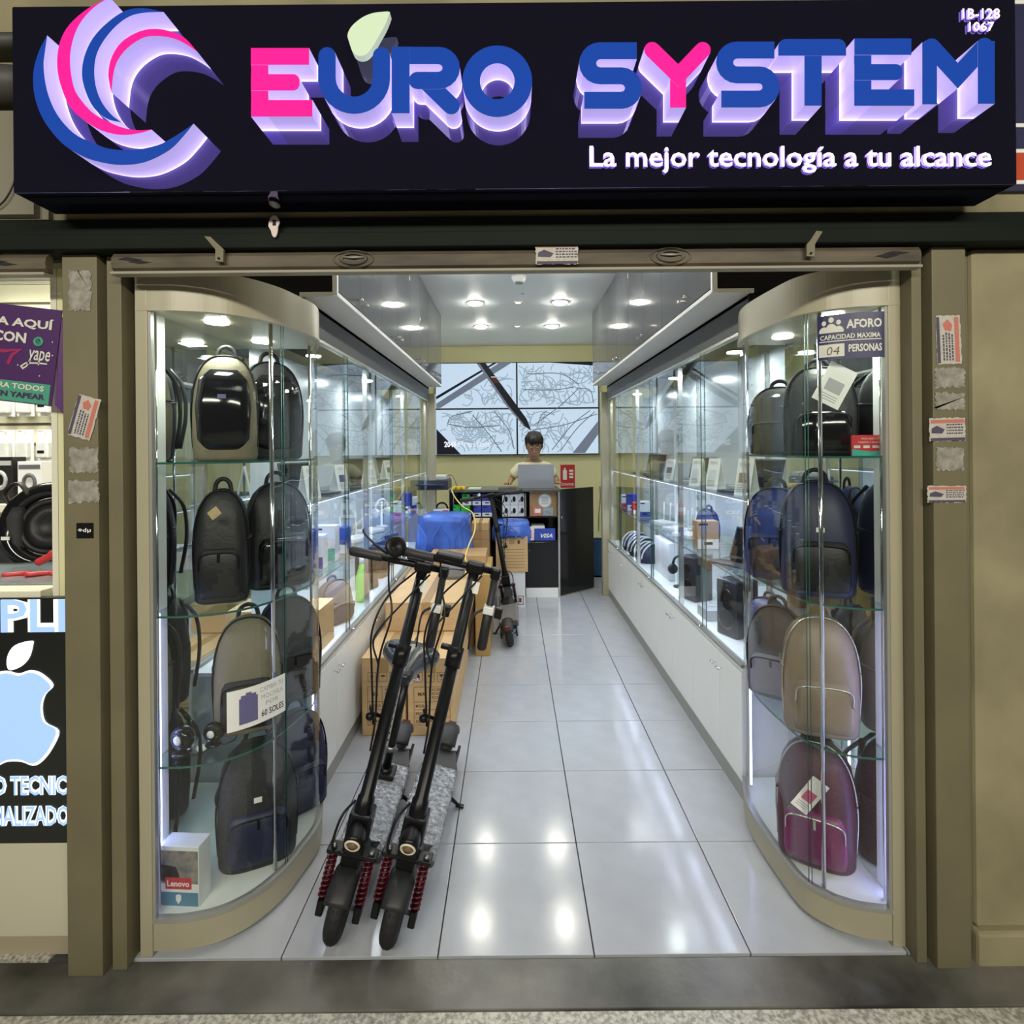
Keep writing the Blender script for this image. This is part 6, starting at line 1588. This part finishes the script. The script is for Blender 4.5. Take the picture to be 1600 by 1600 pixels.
def standbox(label, x, y, z, w, h, m, mm):
    t = thing('headphone_box', label, 'box', (x, y, z)); obj('body', B().box(x - w / 2, x + w / 2, y, y + .07, z, z + h, 0, .002), m, t)
    fn = front(y); c = (x, z + h * .5)
    obj('picture', B().torus(Matrix.Translation((x, y - .001, z + h * .5)) @ Matrix.Rotation(PI / 2, 4, 'X') @ Matrix.Scale(1.3, 4, (0, 1, 0)), w * .24, w * .07, 18, 6), mm, t)
    obj('label_band', slab(B(), x - w * .45, x + w * .45, z + h * .82, z + h * .92, fn, .001), mm, t)
standbox('black headphone box on the cream shelf of the next shop', -2.26, 2.42, 1.2325, .11, .205, fb_black, mat('grey print', (.4, .4, .42), .6))
standbox('white headphone box with a grey picture on the cream shelf of the next shop', -2.13, 2.42, 1.2325, .105, .185, whitebox, fb_grey)
standbox('thin black box at the left end of the cream shelf of the next shop', -2.37, 2.42, 1.2325, .07, .18, fb_black, whitebox)
boxitem('gadget_box', 'flat white box lying in front on the cream shelf of the next shop', 'box', -2.07, -1.94, 2.38, 2.46, 1.2325, 1.262, whitebox)
boxitem('gadget_box', 'flat red box on the cream shelf of the next shop', 'box', -1.93, -1.84, 2.38, 2.44, 1.2325, 1.275, red)
boxitem('gadget_box', 'flat blue box at the right end of the cream shelf of the next shop', 'box', -1.83, -1.74, 2.38, 2.44, 1.2325, 1.270, mat('sky blue box', (.10, .30, .60), .4))
t = thing('desk_fan', 'grey flexible arm lamp on the cream shelf of the next shop', 'lamp', (-1.93, 2.55, 1.2325))
obj('base', B().cyl((-1.93, 2.55, 1.2325), (-1.93, 2.55, 1.25), .05), dullalu, t)
obj('arm', B().tube(smoothpath([(-1.93, 2.55, 1.25), (-2.0, 2.54, 1.33), (-2.06, 2.53, 1.40), (-2.14, 2.52, 1.405)], 6), .007, 8), dullalu, t)
t = thing('black_case', 'black moulded case hanging under the cream shelf of the next shop', 'case', (-2.42, 2.6, .9))
obj('shell', B().box(-2.20, -2.10, 2.58, 2.66, .98, 1.14, 0, .01), fb_black, t)
# hanging round black cover and belt bag on the counter
t = thing('wheel_cover', 'big round glossy black wheel cover standing in the next shop', 'wheel', (-1.67, 2.1, 1.02))
C = Matrix.Translation((-1.70, 2.02, 1.185)) @ Matrix.Rotation(math.radians(80), 4, 'X') @ Matrix.Rotation(math.radians(12), 4, 'Y')
obj('rim', B().torus(C, .135, .030, 44, 12), fb_gloss, t)
obj('inner_ring', B().torus(C, .092, .012, 36, 8), fb_black, t)
obj('hub', B().lathe([(.085, -.01), (.080, .012), (.04, .020), (.035, .008), (.001, .010)], C, 30), fb_black, t)
t = thing('tool_bag', 'black pouch with a white tag on the counter of the next shop', 'bag', (-1.86, 2.0, 1.02))
obj('pouch', B().loft([(1.0325, -1.84, 2.0, .078, .04, 3), (1.06, -1.84, 2.0, .080, .045, 3), (1.15, -1.83, 2.0, .055, .035, 3), (1.22, -1.82, 2.0, .04, .03, 2.5), (1.26, -1.81, 2.0, .03, .02, 2)], 22), fb_char, t)
obj('tag', B().box(-1.825, -1.795, 1.955, 1.958, 1.145, 1.157), paper, t)
obj('strap', B().tube(smoothpath([(-1.82, 2.0, 1.25), (-1.85, 2.0, 1.31), (-1.80, 2.0, 1.345), (-1.76, 2.0, 1.30)], 5), .012, 8, flat=.5), fb_black, t)
tag(obj('red_cable', B().tube(smoothpath([(-1.56, 1.80, 1.095), (-1.50, 1.80, 1.125), (-1.44, 1.80, 1.155), (-1.38, 1.82, 1.16)], 5), [.012] * 4 + [.016] * 12, 8), red), 'red plastic handle rising behind the counter of the next shop', 'handle')
tag(obj('red_wire', B().tube(smoothpath([(-1.62, 1.74, 1.0675), (-1.56, 1.76, 1.070), (-1.53, 1.73, 1.072), (-1.49, 1.76, 1.070), (-1.45, 1.74, 1.068)], 5), .0075, 7), red), 'red cord lying on the glass counter of the next shop', 'cord')
t = thing('side_counter', 'counter of the next shop with a black light box front', 'counter', (-1.8, 1.75, 0))
obj('counter_body', B().box(-3.0, -1.365, 1.60, 2.05, .30, 1.030), slatm, t)
obj('counter_top', B().box(-3.0, -1.365, 1.582, 2.06, 1.030, 1.058, 0, .003), slatm, t)
obj('lower_panel', B().box(-3.0, -1.278, YN, 1.62, .058, .336, 0, .002), mat('ivory panel', (.55, .52, .40), .5), t)
obj('plinth', B().box(-3.0, -1.278, YN + .012, 1.62, -.004, .056), mat('brownish plinth', (.36, .31, .22), .6), t)
t = thing('display_mat', 'grey glass mat lying on the counter of the next shop', 'mat', (-1.6, 1.75, 1.058))
obj('mat', B().box(-2.3, -1.33, 1.65, 2.0, 1.0585, 1.064, 0, .001), mat('grey blue mat', (.22, .26, .28), .2, noise=.4, nscale=6), t)
lbx = thing('light_box', 'black light box with glowing white letters and a fruit emblem, left edge', 'sign', (-1.7, YN, .336))
obj('panel', B().box(-3.0, -1.278, YN - .012, YN + .01, .337, 1.040), mat('light box black', (.012, .014, .013), .3), lbx)
glow = mat('lit ice white letters', (.9, .95, 1), .4, emit=1.0, ecol=(.85, .95, 1.0)); glowb = mat('lit pale blue acrylic', (.2, .3, .45), .4, emit=.55, ecol=(.55, .85, 1.45))
fn = lambda a, c, d: (a, YN - .0125 - d, c)
def neon(body, x0, x1, y0, y1, bold, name='lettering'):
    q = at(x0, y1, YN - .013); r = at(x1, y0, YN - .013)
    letters('letter', body, q[0], r[0], q[2], r[2], fn, [glowb, glow], lbx, [(bold + .02, 1, .001), (max(0, bold - .035), 0, .0025)])
neon('APPLE', -92, 168, 936, 988, .05) if False else neon('PLI', 2, 103, 936, 988, .05)
neon('IO TECNICO', -16, 126, 1211, 1243, .045)
neon('CIALIZADO', -16, 109, 1258, 1291, .045)
def outline(pts, name, glowm, rim):
    P = smoothpath([(x, y, 0) for x, y in pts], 4, True); W_ = [at(p.x, p.y, YN - .013) for p in P]
    cx = sum(p[0] for p in W_) / len(W_); cz = sum(p[2] for p in W_) / len(W_)
    b = B(); b.prism([(p[0], p[2]) for p in W_], fn, .002, .0005, 1); b.prism([(cx + (p[0] - cx) * .93, cz + (p[2] - cz) * .95) for p in W_], fn, .0035, .002, 0)
    obj(name, b, [glowm, rim], lbx)
outline([(12, 1048), (30, 1052), (48, 1047), (66, 1052), (84, 1070), (72, 1085), (67, 1105), (72, 1128), (93, 1142), (82, 1170), (66, 1190), (52, 1196), (34, 1190), (12, 1190), (-4, 1196), (-22, 1190), (-40, 1160), (-48, 1120), (-42, 1080), (-24, 1056), (-4, 1050)], 'fruit_emblem', glowb, glow)
outline([(14, 1046), (12, 1026), (24, 1008), (50, 1001), (52, 1008), (46, 1028), (32, 1042)], 'leaf_emblem', glow, glow)
# purple banner
Mb = Matrix.Translation((-1.372, 1.572, 1.59)) @ Matrix.Rotation(math.radians(7), 4, 'Y')
t = thing('purple_banner', 'purple and green payment banner hanging at the upper left', 'banner', mat4=Mb)
pur = mat('deep purple print', (.055, .012, .10), .5); grn = mat('banner green', (.06, .30, .20), .5)
f3 = lambda a, c, d: (a, -d, c)
# local frame: right edge near x = .16, height from 0 to .29
obj('sheet', B().box(-.40, .052, 0, .002, .005, .282), pur, t, local=True)
obj('folded_edge', B().add([(.055, -.002, .262), (.088, -.004, .290), (.094, .004, -.020), (.062, .0, .01)], [(0, 1, 2, 3)]), mat('banner violet', (.085, .02, .14), .45), t, local=True)
obj('green_band', slab(B(), -.40, .044, .008, .066, f3, .001), grn, t, local=True)
b = B(); textb(b, 'PAGA AQUÍ', -.215, .034, .218, .252, f3, .035, 0, .0015); textb(b, 'CON', -.135, -.040, .176, .206, f3, .035, 0, .0015)
textb(b, 'AHORA TODOS', -.165, .028, .044, .060, f3, .03, 0, .0025); textb(b, 'yape', -.030, .032, .118, .160, f3, .01, 0, .0015, .06)
b.prism(ribbon_poly([(-.022, .128), (-.030, .112), (-.040, .104), (-.046, .110), (-.034, .120), (.0, .124), (.026, .124)], .004, (True, True)), f3, .0015, .0005)
obj('lettering', b, mat('cream print', (.62, .62, .56), .5), t, local=True)
b = B(); textb(b, 'PUEDEN YAPEAR', -.175, .032, .020, .036, f3, .03, 0, .0025); obj('lettering', b, pur, t, local=True)
b = B().torus(Matrix.Translation((-.004, -.001, .185)) @ Matrix.Rotation(PI / 2, 4, 'X'), .011, .004, 18, 5); textb(b, 'S/', -.010, .003, .179, .191, f3, .02, 0, .0015); obj('coin_print', b, grn, t, local=True)
b = B()
for x, z in ((.036, .188), (.040, .150), (-.055, .112), (.010, .088)): b.sphere((x, -.0015, z), .0028, .0008, .0028, 8)
obj('dots', b, mat('lilac dots', (.45, .32, .55), .5), t, local=True)
obj('pink_figure', B().prism(ribbon_poly([(-.20, .150), (-.10, .148), (-.055, .156), (-.075, .140), (-.085, .112)], .010), f3, .0012, .0004), mat('dark pink print', (.30, .015, .10), .5), t, local=True)

# ================================================================== GROUPS OF LIKE THINGS
GR = {'flyer': 'printed flyers stuck on the posts', 'torn_flyer': 'scraped sticker remains on the posts', 'base_cabinet': 'low white cabinets along both walls',
      'wall_display_case': 'glazed wall cases along both walls', 'upper_cabinet': 'glossy grey upper cabinets', 'downlight': 'round ceiling downlights', 'spotlight': 'small warm ceiling spots',
      'backpack': 'backpacks and bags on display', 'electric_scooter': 'electric scooters in the aisle', 'carton': 'cartons on the floor', 'gadget_box': 'small boxed gadgets on shelves',
      'earphone_box': 'earphone boxes on the counter shelf', 'plastic_bag': 'blue plastic bags', 'webcam': 'round webcams in the left showcase', 'price_tag': 'paper tags on backpacks',
      'laptop': 'laptops', 'price_card': 'folded price cards on the upper shelves', 'router': 'white routers in the wall cases', 'speaker': 'speakers in the wall cases', 'helmet': 'cycling helmets in the last right case',
      'headset': 'headsets on stands', 'blister_pack': 'hanging accessories in the next shop', 'headphone_box': 'headphone boxes in the next shop', 'curved_showcase': 'curved showcases beside the entrance', 'roller_shutter': 'rolled shutters under the lintel'}
for o in bpy.data.objects:
    if o.parent is None and o.get('label') and not o.get('group'):
        k = o.name.split('.')[0]
        if k in GR: o['group'] = GR[k]
